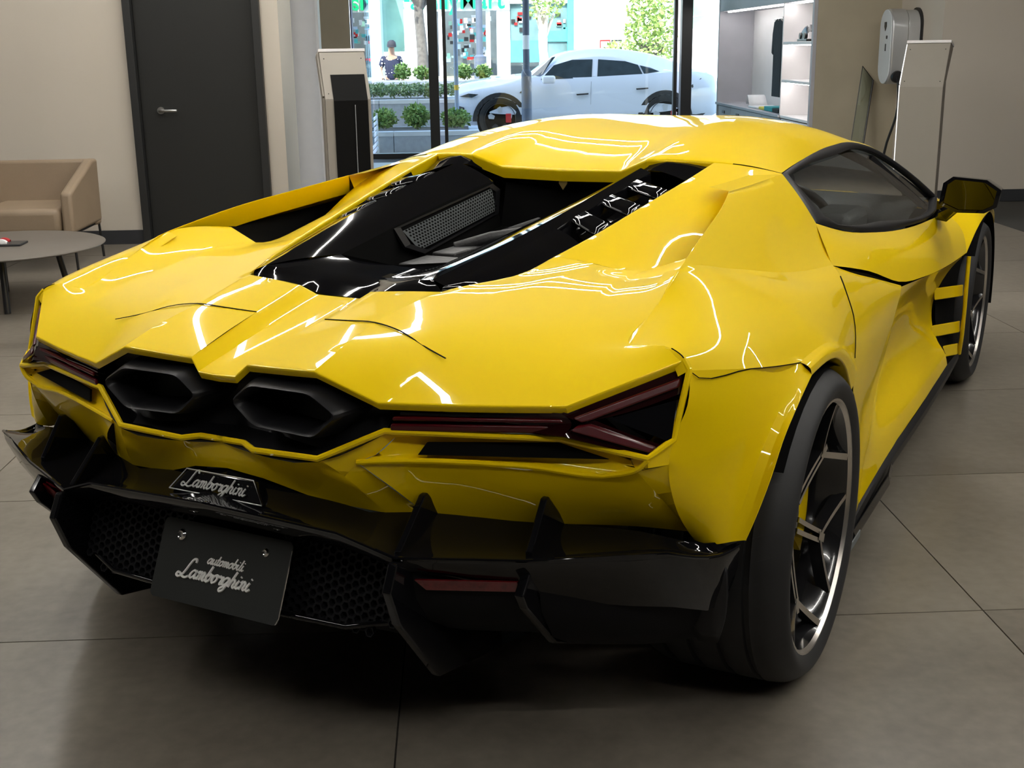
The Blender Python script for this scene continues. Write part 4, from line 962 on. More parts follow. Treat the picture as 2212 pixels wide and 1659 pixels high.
# =================================================================== furniture of the showroom
F = {}
F['leather'] = mat('tan_leather', (.27, .20, .135), rough=.5, var=.05, scale=5, bump=.12, bscale=220)
F['blackleg'] = mat('black_steel_leg', (.012, .012, .013), rough=.35, var=.1)
F['tabletop'] = mat('grey_brown_table_top', (.13, .115, .10), rough=.4, var=.08, scale=3)
F['tray'] = mat('dark_tray', (.03, .03, .032), rough=.4, var=.1)
F['red'] = mat('toy_red', (.45, .02, .025), rough=.35); F['green'] = mat('toy_green', (.02, .16, .08), rough=.35); F['toywhite'] = mat('toy_white', (.8, .8, .8), rough=.3)
F['slot'] = mat('kiosk_black_panel', (.004, .004, .004), rough=.6, var=.1, spec=.1)
F['cabwhite'] = mat('cabinet_white', (.78, .76, .77), rough=.5, var=.02); F['cabgrey'] = mat('cabinet_grey', (.42, .42, .46), rough=.55, var=.04, scale=4)
F['cloth'] = mat('black_cloth', (.012, .012, .014), rough=.85, var=.2, bump=.2, bscale=40)
F['silver'] = mat('silver_shell', (.52, .53, .54), rough=.32, metal=.55, var=.03); F['facew'] = mat('charger_face', (.62, .66, .70), rough=.3, var=.02)
F['teal'] = mat('teal_cloth', (.02, .32, .34), rough=.8); F['yellowc'] = mat('yellow_cloth', (.75, .62, .08), rough=.8); F['whitec'] = mat('white_paper', (.8, .8, .82), rough=.7)
F['shelfled'] = emit_mat('cabinet_light', (1, .96, .92), 42.0)

# tan armchair on thin legs
ch = empty('armchair', (-2.92, 8.45, 0)); tag(ch, 'tan leather box armchair on thin black legs by the grey wall', 'armchair')
def softbox(name, c, d, m, par, bev=.03, segs=4, rx=0.0):
    b = MB(); b.box((0, 0, 0), d); o = b.build(name, m, par, smooth=40, bevel=bev, segs=segs, loc=c); o.rotation_euler = (rx, 0, 0); return o
softbox('seat_cushion', (0, -.06, .335), (.56, .58, .17), F['leather'], ch, .04)
softbox('backrest', (0, .275, .46), (.72, .11, .46), F['leather'], ch, .025, rx=R(-4))
def arm(sx):
    a = MB(); x0, x1 = sx * .29, sx * .365
    prof = [(-.35, .255), (.31, .255), (.33, .69), (.22, .69), (-.34, .52)]
    a.prism([(x0, y, z) for y, z in prof], (x1 - x0, 0, 0)); a.build('armrest', F['leather'], ch, smooth=40, bevel=.022, segs=4)
arm(1); arm(-1)
pn = MB(); pn.box((0, -.02, .25), (.68, .62, .03)); pn.build('seat_base', F['blackleg'], ch, bevel=.005)
for lx in (-.345, .345):
    for ly in (-.31, .28):
        l_ = MB(); l_.tube([(lx, ly, .255), (lx * 1.03, ly * 1.03, 0)], .009, 8); l_.build('leg', F['blackleg'], ch, smooth=50)

# low round table
tb = empty('coffee_table', (-2.68, 7.12, 0)); tag(tb, 'round low coffee table with grey-brown top in front of the armchair', 'table')
t_ = MB(); t_.lathe([(.0005, .322), (.56, .322), (.585, .330), (.585, .334), (.57, .340), (.0005, .340)], 64, 'z'); t_.build('table_top', F['tabletop'], tb, smooth=40)
for a in (20, 110, 200, 290):
    l_ = MB(); l_.tube([(.30 * math.cos(R(a)), .30 * math.sin(R(a)), .322), (.36 * math.cos(R(a)), .36 * math.sin(R(a)), 0)], .018, 10); l_.build('leg', F['blackleg'], tb, smooth=50)
tx, ty_ = Q(22, 528, z=.342)[:2]
ty = MB(); ty.box((0, 0, .006), (.22, .14, .012)); tro = ty.build('display_tray', F['tray'], bevel=.003, loc=(tx - .03, ty_, .341)); tag(tro, 'small dark tray on the round coffee table', 'tray')
for k, (dx, dy, cm_, nm) in enumerate(((-.06, .02, 'green', 'green'), (-.01, .035, 'red', 'red'), (.0, -.045, 'toywhite', 'white'))):
    b = MB(); b.patch([[(-.03, -.012, .0), (-.028, -.012, .012), (-.028, .012, .012), (-.03, .012, .0)], [(-.008, -.013, 0), (-.006, -.010, .024), (-.006, .010, .024), (-.008, .013, 0)], [(.014, -.013, 0), (.012, -.010, .022), (.012, .010, .022), (.014, .013, 0)], [(.032, -.012, 0), (.032, -.011, .008), (.032, .011, .008), (.032, .012, 0)]], 3, 2)
    for wx in (-.018, .02):
        for wy in (-.012, .012): b.lathe([(.0005, -.003), (.006, -.003), (.006, .003), (.0005, .003)], 10, 'y', (wx, wy, .006))
    o = b.build('model_car', F[cm_], smooth=40, loc=(tx - .03 + dx, ty_ + dy * .9, .3532)); tag(o, 'tiny %s model car on the dark tray' % nm, 'model car')

# information kiosks (backs towards the car)
def kiosk(name, loc, rz, label, black=False):
    k = empty(name, loc, rz); tag(k, label, 'kiosk')
    w, d = .33, .10
    b = MB(); b.prism([(-w / 2, 0, .02), (-w / 2, d, .02), (-w / 2, d, 1.10), (-w / 2, 0, 1.06)], (w, 0, 0)); b.build('body', W['kiosk'], k, bevel=.004)
    ft = MB(); ft.box((0, d / 2, .01), (w + .06, d + .16, .02)); ft.build('foot', W['kiosk'], k, bevel=.003)
    h = MB(); h.prism([(-w / 2, 0, 1.06), (-w / 2, d, 1.10), (-w / 2, d + .17, 1.345), (-w / 2, .165, 1.385)], (w, 0, 0)); h.build('head', W['kiosk'], k, bevel=.004)
    e = MB(); e.bar((-w / 2 - .006, .055, .04), (-w / 2 - .006, .055, 1.07), .012, .06, up=(0, 1, 0)); e.build('edge_light', W['kioskw'] if not black else W['kiosk'], k)
    e = MB(); e.bar((-w / 2 - .006, .055, 1.07), (-w / 2 - .006, .215, 1.365), .012, .06, up=(0, 1, 0)); e.build('edge_light', W['kioskw'] if not black else W['kiosk'], k)
    tl = MB(); tl.prism([(-w / 2 - .005, .162, 1.388), (w / 2 + .005, .162, 1.388), (w / 2 + .005, .275, 1.350), (-w / 2 - .005, .275, 1.350)], (0, 0, .022)); tl.build('top_edge', F['cabwhite'], k, bevel=.003)
    for sx in (-1, 1):
        for zz in (1.10, 1.34):
            s_ = MB(); yy = (zz - 1.06) / (1.385 - 1.06) * .165; s_.lathe([(.0005, -.003), (.004, -.003), (.004, .002)], 10, 'y', (sx * (w / 2 - .03), yy, zz)); s_.build('screw', F['blackleg'], k)
    if black:
        p = MB(); p.prism([(-.105, -.004, .03), (.14, -.004, .03), (.14, -.004, 1.05), (.14, .085, 1.23), (-.105, .085, 1.23), (-.105, -.004, 1.05)], (0, -.010, 0)); p.build('black_panel', F['slot'], k)
        c_ = MB(); c_.tube([(.04, -.022, .05), (.045, -.022, 1.02)], .003, 6); c_.build('cable', F['silver'], k)
    return k
kl = Q(748, 130, y=8.95); kiosk('info_kiosk', (kl[0], 8.95, 0), R(16), 'beige kiosk with a black panel standing beside the round white column', True)
kr = Q(1990, 185, y=9.6); kiosk('info_kiosk', (kr[0], 9.6, 0), R(-33), 'beige kiosk with glowing white edge standing before the right wall')

# charging box on the wall return (faces -x)
cg = empty('wall_charger', (XR, 11.42, 1.02)); tag(cg, 'silver pill-shaped charging box mounted on the pale wall return', 'charger')
def pill(r, h, n=12, x=0.0):
    out = []
    for k in range(n + 1): a = math.pi * k / n; out.append((x, r * math.cos(a), h - r + r * math.sin(a)))
    for k in range(n + 1): a = math.pi + math.pi * k / n; out.append((x, r * math.cos(a), r + r * math.sin(a)))
    return out
b = MB(); b.prism(pill(.16, .68, x=0), (-.02, 0, 0)); b.build('back_plate', F['blackleg'], cg, smooth=40)
b = MB(); b.prism([(p[0] - .02, p[1], p[2]) for p in pill(.15, .66)], (-.11, 0, 0)); b.build('neck', F['silver'], cg, smooth=40, bevel=.006)
b = MB(); b.prism([(p[0] - .13, p[1], p[2]) for p in pill(.16, .67)], (-.15, 0, 0)); b.build('housing', F['silver'], cg, smooth=40, bevel=.012, segs=3)
b = MB(); b.prism([(p[0] - .28, p[1], p[2] + .005) for p in pill(.152, .66)], (-.012, 0, 0)); fc = b.build('face_plate', F['facew'], cg, smooth=40, bevel=.004)
b = MB(); b.prism([(-.293, .025, .555), (-.293, -.025, .555), (-.293, -.028, .515), (-.293, 0, .475), (-.293, .028, .515)], (-.004, 0, 0)); b.build('shield_emblem', F['blackleg'], fc)
b = MB(); b.box((-.295, -.05, .42), (.006, .03, .03)); b.build('card_reader', F['blackleg'], fc, bevel=.004)
b = MB(); b.box((-.295, -.03, .33), (.006, .02, .065)); b.build('display_slot', F['blackleg'], fc, bevel=.004)
b = MB(); b.lathe([(.0005, -.01), (.05, -.01), (.055, .0), (.055, .03)], 20, 'y', (-.21, -.165, .07)); b.build('plug_socket', F['blackleg'], cg, smooth=40)
b = MB(); b.tube(catmull([(-.21, -.17, .07), (-.22, -.22, .02), (-.20, -.20, -.20), (-.26, -.10, -.60), (-.22, .0, -.96), (-.10, .02, -1.0)], 5), .012, 8); b.build('charging_cable', F['blackleg'], cg, smooth=50)

# glass board leaning on the partition
lb = MB(); a0, a1, a2, a3 = Q(1880, 150, y=11.6), Q(1826, 345, y=11.3), Q(1900, 183, y=11.6), Q(1852, 345, y=11.3)
lo = empty('leaning_board', (3.7, 11.45, 0)); tag(lo, 'narrow glass board leaning against the beige partition', 'board')
def rel(p): return (p[0] - 3.7, p[1] - 11.45, p[2])
b0_, b1_ = (3.86, 11.80, 1.18), (3.62, 11.42, .0)
c0_, c1_ = (3.97, 11.80, 1.05), (3.74, 11.42, .0)
m_ = MB(); m_.poly([rel(b0_), rel(b1_), rel(c1_), rel(c0_)]); m_.build('pane', W['glass'], lo, solid=.005)
m_ = MB(); m_.tube([rel(b0_), rel(b1_)], .004, 6); m_.build('edge_rail', F['blackleg'], lo); m_ = MB(); m_.tube([rel(c0_), rel(c1_)], .009, 6); m_.build('edge_rail', F['blackleg'], lo); m_ = MB(); m_.tube([rel(b0_), rel(c0_)], .003, 6); m_.build('edge_rail', F['blackleg'], lo)

# display cabinet along the right side, open towards the room (-x)
cb_ = empty('display_cabinet', (XC, 14.0, 0)); tag(cb_, 'tall white open display cabinet with drawers and lit shelves beside the glass front', 'cabinet')
def cp(name, c, d, m, bev=.003, par=cb_): b = MB(); b.box((c[0] - XC, c[1] - 14.0, c[2]), d); return b.build(name, m, par, bevel=bev)
yA, yB, yM = 11.86, 16.22, 13.0
cp('back_panel', (XC + .46, (yA + yB) / 2, 1.3), (.03, yB - yA, 2.6), F['cabwhite'])
cp('top_panel', (XC + .22, (yA + yB) / 2, 2.2), (.44, yB - yA, .8), F['cabgrey']); cp('side_panel', (XC + .22, yA + .03, 1.3), (.45, .06, 2.6), F['cabgrey']); cp('side_panel', (XC + .22, yB - .03, 1.3), (.45, .06, 2.6), F['cabgrey'])
cp('divider', (XC + .22, yM, 1.22), (.44, .03, 1.15), F['cabwhite'])
cp('counter', (XC + .21, (yM + yB) / 2, .655), (.46, yB - yM, .03), F['cabgrey'])
for k in range(4):
    y_ = yM + (yB - yM) * (k + .5) / 4; w_ = (yB - yM) / 4 - .008
    dw = cp('drawer', (XC + .02, y_, .32), (.02, w_, .62), F['cabgrey']); cp('drawer_pull', (XC + .006, y_, .56), (.012, .14, .035), F['blackleg'], par=dw)
for z_ in (.32,): cp('lower_cupboard', (XC + .02, (yA + yM) / 2, z_), (.02, yM - yA - .08, .62), F['cabwhite'])
for z_ in (.655, 1.02, 1.40): cp('shelf', (XC + .22, (yA + yM) / 2, z_), (.44, yM - yA - .07, .028), F['cabwhite'])
for z_ in (1.0, 1.38, 1.785): cp('shelf_light', (XC + .06, (yA + yM) / 2, z_), (.012, yM - yA - .10, .008), F['shelfled'])
cp('cabinet_light', (XC + .08, (yM + yB) / 2, 1.79), (.02, yB - yM - .4, .012), F['shelfled'])
rl_ = MB(); rl_.tube([(.22, yM - 14.0 + .04, 1.66), (.22, yM - 14.0 + 1.2, 1.66)], .012, 8); rl_.build('clothes_rail', F['silver'], cb_)
# hanging jacket
jk = MB(); jy = yM + .40; jx = XC + .10
outl_ = [(-.05, 1.655), (-.17, 1.62), (-.225, 1.50), (-.245, 1.30), (-.19, 1.28), (-.17, 1.42), (-.165, 1.10), (-.17, .84), (.17, .84), (.165, 1.10), (.17, 1.42), (.19, 1.28), (.245, 1.30), (.225, 1.50), (.17, 1.62), (.05, 1.655), (0, 1.63)]
jk.prism([(jx - .05, jy + a, z) for a, z in outl_], (.10, 0, 0)); jk.tube([(jx, jy, 1.63), (jx, jy, 1.672), (jx + .01, jy, 1.675)], .004, 6)
jo = jk.build('jacket', F['cloth'], smooth=50, bevel=.03, segs=3); tag(jo, 'black jacket hanging in the open display cabinet', 'jacket')
# things on shelf and counter
hm = MB(); hm.box((XC + .12, 12.35, 1.427), (.2, .34, .022)); hbase = hm.build('display_base', F['blackleg'], bevel=.004)
hm = MB(); hm.patch([[(XC + .03, 12.22, 1.44), (XC + .04, 12.23, 1.49), (XC + .20, 12.23, 1.49), (XC + .21, 12.22, 1.44)], [(XC + .03, 12.30, 1.44), (XC + .06, 12.31, 1.56), (XC + .18, 12.31, 1.56), (XC + .21, 12.30, 1.44)], [(XC + .03, 12.42, 1.44), (XC + .06, 12.40, 1.55), (XC + .18, 12.40, 1.55), (XC + .21, 12.42, 1.44)], [(XC + .03, 12.49, 1.44), (XC + .04, 12.49, 1.48), (XC + .20, 12.49, 1.48), (XC + .21, 12.49, 1.44)]], 3, 3)
for wy in (12.27, 12.43):
    for wx in (.035, .205): hm.lathe([(.0005, -.015), (.03, -.015), (.03, .015), (.0005, .015)], 12, 'x', (XC + wx, wy, 1.468))
smo = tag(hm.build('scale_model', F['tray'], smooth=40), 'dark scale model car on a black base on the upper lit shelf', 'model car'); hbase.parent = smo
bt_ = MB(); bt_.lathe([(.0005, 1.035), (.035, 1.035), (.037, 1.05), (.037, 1.15), (.015, 1.19), (.015, 1.215), (.0005, 1.217)], 16, 'z', (XC + .10, 12.05, 0)); tag(bt_.build('bottle', F['toywhite'], smooth=40), 'small white bottle on the middle lit shelf', 'bottle')
for k, (cm_, y_, z_, s_) in enumerate((('whitec', 14.45, .671, (.30, .42, .02)), ('yellowc', 14.03, .671, (.28, .28, .03)), ('teal', 13.70, .671, (.30, .36, .05)), ('cloth', 13.38, .671, (.30, .26, .04)))):
    f_ = MB(); f_.box((XC + .2, y_, z_ + s_[2] / 2 + .0005), s_); nm = ('sheet of white paper', 'yellow folded cloth', 'teal folded cloth', 'black folded cloth')[k]
    tag(f_.build('paper_sheet' if k == 0 else 'folded_cloth', F[cm_], bevel=.008), '%s lying on the grey cabinet counter' % nm, 'paper' if k == 0 else 'cloth')
cpb = MB(); cpb.patch([[(XC + .08, 14.72, .680), (XC + .3, 14.72, .680)], [(XC + .10, 14.92, .80), (XC + .3, 14.9, .80)], [(XC + .12, 15.05, .692), (XC + .3, 15.05, .692)]], 4, 3); tag(cpb.build('cap', F['whitec'], smooth=50, solid=.006), 'white cap resting on the grey cabinet counter', 'cap')
# =================================================================== the street outside
O = {}
O['pave'] = mat('pale_paving', (.55, .54, .52), rough=.8, var=.06, scale=3); O['road'] = mat('asphalt', (.30, .30, .30), rough=.9, var=.1, scale=8)
O['concrete'] = mat('planter_granite', (.36, .38, .42), rough=.8, var=.1, scale=14); O['cap'] = mat('planter_coping', (.62, .63, .65), rough=.7, var=.05)
O['soil'] = mat('soil', (.05, .04, .03), rough=.95)
O['suv'] = mat('white_car_paint', (.70, .74, .83), rough=.3, coat=.8, var=.01); O['suvglass'] = mat('dark_car_window', (.03, .045, .055), rough=.06, coat=.6, var=.2)
O['clad'] = mat('black_cladding', (.02, .02, .022), rough=.6); O['wheel'] = mat('dark_alloy', (.03, .03, .033), rough=.35); O['alloy'] = mat('light_alloy', (.6, .62, .66), rough=.3, metal=.7); O['caliper'] = mat('red_caliper', (.55, .02, .02), rough=.4)
O['pole'] = mat('slate_pole', (.10, .12, .17), rough=.5, var=.1); O['pole2'] = mat('grey_blue_pole', (.25, .32, .45), rough=.5, var=.08)
O['white'] = mat('white_render', (.82, .83, .84), rough=.8, var=.03, scale=.8); O['blue'] = mat('pale_blue_panel', (.50, .62, .80), rough=.4, var=.08, scale=1.5); O['lilac'] = mat('lilac_tile', (.60, .62, .78), rough=.6, var=.05)
O['shopglass'] = mat('shop_window', (.16, .26, .27), rough=.12, var=.35, scale=1.3); O['shopdark'] = mat('shop_interior', (.09, .11, .12), rough=.8, var=.3, scale=2)
O['tealband'] = mat('teal_film', (.10, .48, .50), rough=.4, var=.1); O['greenwin'] = mat('green_glass_panel', (.25, .45, .36), rough=.15, var=.25, scale=1.2)
O['sign'] = mat('sign_green', (.0, .46, .17), rough=.5); O['bark'] = mat('bark', (.16, .14, .13), rough=.9, var=.25, scale=10, bump=.4, bscale=30); O['palebark'] = mat('pale_bark', (.62, .56, .48), rough=.9, var=.15, scale=8)
def leaf_mat(name, a, b):
    m, n, l, bs = new_mat(name); g = n.new('ShaderNodeNewGeometry'); cr = n.new('ShaderNodeValToRGB'); cr.color_ramp.elements[0].color = (*a, 1); cr.color_ramp.elements[1].color = (*b, 1)
    l.new(g.outputs['Random Per Island'], cr.inputs['Fac']); l.new(cr.outputs[0], bs.inputs['Base Color']); bs.inputs['Roughness'].default_value = .55
    return m
O['leafA'] = leaf_mat('shrub_leaf', (.10, .22, .05), (.34, .48, .14)); O['leafB'] = leaf_mat('hedge_leaf', (.12, .22, .09), (.40, .50, .26)); O['leafC'] = leaf_mat('tree_leaf', (.16, .32, .05), (.55, .62, .22))
ZP, ZS = -.12, -.25
gp = MB(); gp.box((0, 18.6 + .0, ZP - .05), (24, 4.2, .10)); pav = gp.build('pavement', O['pave']); tag(pav, 'pale paved footway outside the glass front', kind='structure')
pt = MB(); pt.box((0, 0, 0), (.596, .596, .012)); ptm = pt.mesh('paving_slab', O['pave'])
for i in range(-4, 6):
    for j in range(0, 4):
        o = bpy.data.objects.new('paving_slab', ptm); COL.objects.link(o); o.parent = pav; o.location = (-.9 + i * .6, 16.85 + j * .6, ZP + .004)
gr = MB(); gr.box((0, 45, ZS - .05), (90, 49, .10)); tag(gr.build('road', O['road']), 'sunlit asphalt street', kind='structure')
random.seed(7)
def leaves(mb, c, rad, n, size, flat=1.0, up=.3):
    for _ in range(n):
        while True:
            d = np.array([random.uniform(-1, 1) for _ in range(3)])
            if np.linalg.norm(d) <= 1: break
        p = np.array(c) + d * np.array(rad)
        a = np.array([random.gauss(0, 1), random.gauss(0, 1), random.gauss(up, .7)]); a /= np.linalg.norm(a) + 1e-9
        b = np.cross(a, [random.gauss(0, 1) for _ in range(3)]); b /= np.linalg.norm(b) + 1e-9
        s = size * random.uniform(.6, 1.3)
        mb.add([p - a * s * .1, p + a * s * .5 + b * s * .32, p + a * s * 1.1, p + a * s * .5 - b * s * .32], [(0, 1, 2, 3)])
def shrub(name, u, v0, v1, Y, hw, n, size, mname, label, group, z0=None):
    c0 = Q(u, v1, y=Y); c1 = Q(u, v0, y=Y); zb = c0[2] if z0 is None else z0; h = c1[2] - zb
    s = empty(name, (c0[0], Y, zb)); tag(s, label, 'shrub', group)
    f = MB(); leaves(f, (0, 0, h * .55), (hw, hw * .8, h * .5), n, size); o = f.build('foliage', O[mname], s, merge=0); o['kind'] = 'stuff'
    t = MB()
    for k in range(4): a = k * 1.6; t.tube([(.02 * math.cos(a), .02 * math.sin(a), 0), (hw * .4 * math.cos(a), hw * .4 * math.sin(a), h * .7)], .006, 5)
    t.build('stem', O['bark'], s)
def planter(name, x0, x1, y0, y1, zb, zt, label, blocks=0):
    p = empty(name, ((x0 + x1) / 2, y0, zb)); tag(p, label, 'planter'); cx = (x0 + x1) / 2
    so = MB(); so.box((0, (y1 - y0) / 2, (zt - zb) - .06), (x1 - x0 - .1, y1 - y0 - .1, .06)); so.build('soil', O['soil'], p)
    n = max(1, int(round((x1 - x0) / .62))); w = (x1 - x0) / n
    for k in range(n):
        b = MB(); b.box((x0 - cx + w * (k + .5), .08, (zt - zb - .07) / 2), (w - .008, .16, zt - zb - .07)); b.build('stone_block', O['concrete'], p, bevel=.006)
        b = MB(); b.box((x0 - cx + w * (k + .5), .09, zt - zb - .035), (w - .006, .20, .068)); b.build('coping_stone', O['cap'], p, bevel=.006)
    for xx in (x0 + .08, x1 - .08): b = MB(); b.box((xx - cx, (y1 - y0) / 2 + .08, (zt - zb) / 2), (.15, y1 - y0 - .16, zt - zb)); b.build('end_wall', O['concrete'], p, bevel=.006)
    bb = MB(); bb.box((0, y1 - y0 + .04, (zt - zb) / 2), (x1 - x0, .08, zt - zb)); bb.build('rear_wall', O['concrete'], p)
planter('stone_planter', -4.2, .30, 18.6, 19.7, ZP, .20, 'low granite planter right outside the glass front')
planter('stone_planter', -5.2, -.05, 21.0, 21.9, ZS, .57, 'raised granite planter holding the clipped hedge')
planter('stone_planter', -6.0, 1.4, 26.0, 27.0, ZS, .74, 'far granite planter across the road with low shrubs')
for u, v0, hw, n, lab in ((770, 240, .24, 500, 'feathery pale shrub in the near planter by the side pane'), (832, 238, .19, 600, 'loose light-green shrub in the near planter beside the dense bush'), (900, 228, .20, 900, 'dense rounded bush in the near planter left of the broad post'), (985, 238, .22, 800, 'leafy bush in the near planter in front of the white car')):
    shrub('planter_shrub', u, v0, 292, 19.1, hw, n, .06, 'leafA', lab, 'shrubs in the near planter', z0=.205)
hx0, hx1 = Q(760, 195, y=21.45)[0], Q(985, 195, y=21.45)[0]
hdg = MB()
for k in range(9): leaves(hdg, (hx0 + (hx1 - hx0) * (k + .5) / 9, 21.45, .71), ((hx1 - hx0) / 13, .22, .115), 380, .045)
ho = hdg.build('clipped_hedge', O['leafB'], merge=0); tag(ho, 'clipped leafy hedge filling the raised middle planter', 'hedge', kind='stuff')
for u, v0, lab in ((870, 140, 'shrub in the far planter below the dotted shirt'), (912, 146, 'bushy shrub in the far planter beside the tree trunk'), (1002, 142, 'spiky shrub in the far planter behind the thin pole'), (1045, 143, 'wide shrub in the far planter behind the white bonnet')):
    shrub('far_shrub', u, v0, 178, 26.5, .17, 420, .07, 'leafA', lab, 'shrubs in the far planter', z0=.745)

# poles
def pole(u, Y, r, top, m, label, base=None, zb=ZP):
    x = Q(u, 150, y=Y)[0]; p = empty('street_pole', (x, Y, zb)); tag(p, label, 'pole')
    s = MB(); s.tube([(0, 0, 0), (0, 0, top)], r, 16); s.build('shaft', O[m], p, smooth=50)
    if base:
        zt, rb = base; b = MB(); b.lathe([(rb, 0), (rb, zt - zb - .05), (r + .004, zt - zb)], 16, 'z'); b.build('sleeve', O[m], p, smooth=50)
    return p
p1 = pole(985, 20.2, .035, 5.5, 'pole2', 'thin grey-blue pole in front of the white car nose')
bnd = MB(); bnd.lathe([(.038, .86), (.038, .94)], 14, 'z'); bnd.build('reflective_band', mat('amber_band', (.7, .45, .05), rough=.4), p1)
p2 = pole(1137, 20.5, .055, 6.0, 'pole', 'dark slate lamp post in front of the white car door', base=(Q(1137, 150, y=20.5)[2], .085))
stk = MB(); stk.lathe([(.057, 1.48), (.057, 1.70)], 14, 'z'); stk.build('sticker', O['white'], p2)
pole(1037, 34, .09, 7.0, 'pole', 'dark street pole before the shop across the street', base=(Q(1037, 118, y=34)[2], .16), zb=ZS)

# white SUV parked across the glass front (nose to the left)
suv = empty('parked_suv', (.745, 23.4, ZS)); tag(suv, 'white coupe-style SUV parked in the street outside', 'car')
SX = 1.015
def sv(x, z): return ((x - .745) * SX, z + .25)
st_ = [  # x, hw, z_sill, z_waist, z_top (bonnet/belt line), hood half width
 (-.215, .62, .18, .42, .52, .50), (-.16, .80, .16, .50, .60, .66), (.05, .93, .15, .58, .71, .78), (.40, .985, .14, .62, .775, .84), (.9, 1.0, .14, .66, .83, .88), (1.37, 1.0, .13, .68, .87, .90),
 (2.1, 1.0, .12, .66, .85, .93), (2.9, 1.0, .12, .66, .875, .93), (3.5, 1.0, .13, .69, .90, .92), (4.0, .99, .15, .72, .93, .88), (4.4, .95, .2, .72, .90, .82), (4.62, .86, .25, .62, .82, .74), (4.69, .74, .28, .5, .66, .66)]
body = MB(); rows = []
for x, hw, zs, zw, zt, hh in st_:
    X, _ = sv(x, 0); rows.append([(X, -hw * .93, zs + .25 - .10), (X, -hw * .99, zs + .25), (X, -hw, (zs + zw) / 2 + .25), (X, -hw * .985, zw + .25), (X, -hh, zt + .25), (X, -hh * .55, zt + .25 + .03), (X, 0, zt + .25 + .04)])
body.patch(rows, 3, 2)
body.poly([p for p in rows[0]] + [(p[0], -p[1], p[2]) for p in reversed(rows[0][:-1])]) if False else None
b2 = MB(); b2.v = [(x, -y, z) for x, y, z in body.v]; b2.f = body.f; b2.m = body.m
n0 = len(body.v); body.v += b2.v; body.f += [tuple(n0 + i for i in f) for f in b2.f]; body.m += b2.m
for rw in (rows[0], rows[-1]): body.poly(rw + [(p[0], -p[1], p[2]) for p in reversed(rw[:-1])])
body.build('body', O['suv'], suv, smooth=30)
gh = MB(); groof = []
for x, hb, zb, hr, zr in ((1.30, .86, .86, .70, .885), (1.60, .89, .86, .66, 1.08), (1.86, .90, .855, .64, 1.24), (2.2, .91, .86, .64, 1.315), (2.6, .91, .87, .64, 1.335), (3.1, .91, .88, .63, 1.30), (3.6, .90, .90, .61, 1.20), (4.0, .87, .92, .58, 1.08), (4.35, .80, .91, .58, .95), (4.5, .76, .89, .6, .90)):
    X, _ = sv(x, 0); groof.append([(X, -hb, zb + .25), (X, -(hb + hr) / 2 - .015, (zb + zr) / 2 + .25 + .01), (X, -hr, zr + .25 - .012), (X, -hr * .5, zr + .25 + .012), (X, 0, zr + .25 + .02)])
gh.patch(groof, 3, 3)
n0 = len(gh.v); gh.v += [(x, -y, z) for x, y, z in gh.v]; gh.f += [tuple(n0 + i for i in f) for f in list(gh.f)]; gh.m += list(gh.m)
gh.build('cabin', O['suv'], suv, smooth=40)
def sidequad(name, pts, m, yo=0.0, t=.012, par=suv):
    """panel on the near flank: (pixel u, v) points at the cabin or body side"""
    q_ = []
    for u, v, yy in pts:
        p = Q(u, v, y=23.4 + yy); q_.append((p[0] - .745, yy, p[2] + .25))
    b = MB(); b.prism(q_, (0, -t, 0)); return b.build(name, O[m], par)
sidequad('front_side_window', [(1168, 172, -.93), (1196, 141, -.83), (1236, 129, -.78), (1280, 128, -.77), (1278, 168, -.92)], 'suvglass')
sidequad('rear_side_window', [(1290, 168, -.92), (1292, 128, -.77), (1350, 132, -.79), (1378, 140, -.82), (1388, 160, -.90)], 'suvglass')
sidequad('quarter_window', [(1391, 159, -.90), (1382, 141, -.82), (1405, 146, -.83), (1424, 154, -.87)], 'suvglass')
sidequad('windscreen', [(1145, 166, -.80), (1192, 124, -.70), (1200, 122, -.69), (1172, 160, -.84), (1160, 170, -.88)], 'suvglass')
sidequad('headlamp', [(992, 209, -.93), (1012, 202, -.97), (1034, 204, -.99), (1020, 211, -.98)], 'suvglass'); sidequad('air_intake', [(965, 222, -.80), (1002, 232, -.96), (1008, 248, -.985), (985, 246, -.95), (967, 240, -.85)], 'clad')
sidequad('door_handle', [(1245, 203, -1.0), (1271, 201, -1.0), (1271, 204, -1.0), (1246, 206, -1.0)], 'clad', t=.025); sidequad('door_handle', [(1374, 191, -1.0), (1400, 189, -1.0), (1400, 192, -1.0), (1375, 194, -1.0)], 'clad', t=.025)
for u0 in (1277,): sidequad('door_joint', [(u0, 176, -.99), (u0 + .5, 176, -.99), (u0 - 1.5, 250, -1.0), (u0 - 2.0, 250, -1.0)], 'clad', t=.004)
sidequad('bonnet_vent', [(1122, 200, -.995), (1130, 194, -.99), (1130, 202, -1.0)], 'clad'); sidequad('tail_lamp', [(1492, 185, -.97), (1515, 168, -.90), (1512, 178, -.91), (1495, 190, -.97)], 'clad')
sidequad('rear_bumper_trim', [(1490, 250, -.97), (1525, 228, -.90), (1527, 240, -.90), (1505, 262, -.96)], 'clad')
mi = MB(); px_ = Q(1185, 172, y=22.35); mi.box((px_[0] - .745, -1.07, px_[2] + .25), (.24, .16, .14)); mi.build('door_mirror', O['suv'], suv, bevel=.04, segs=3)
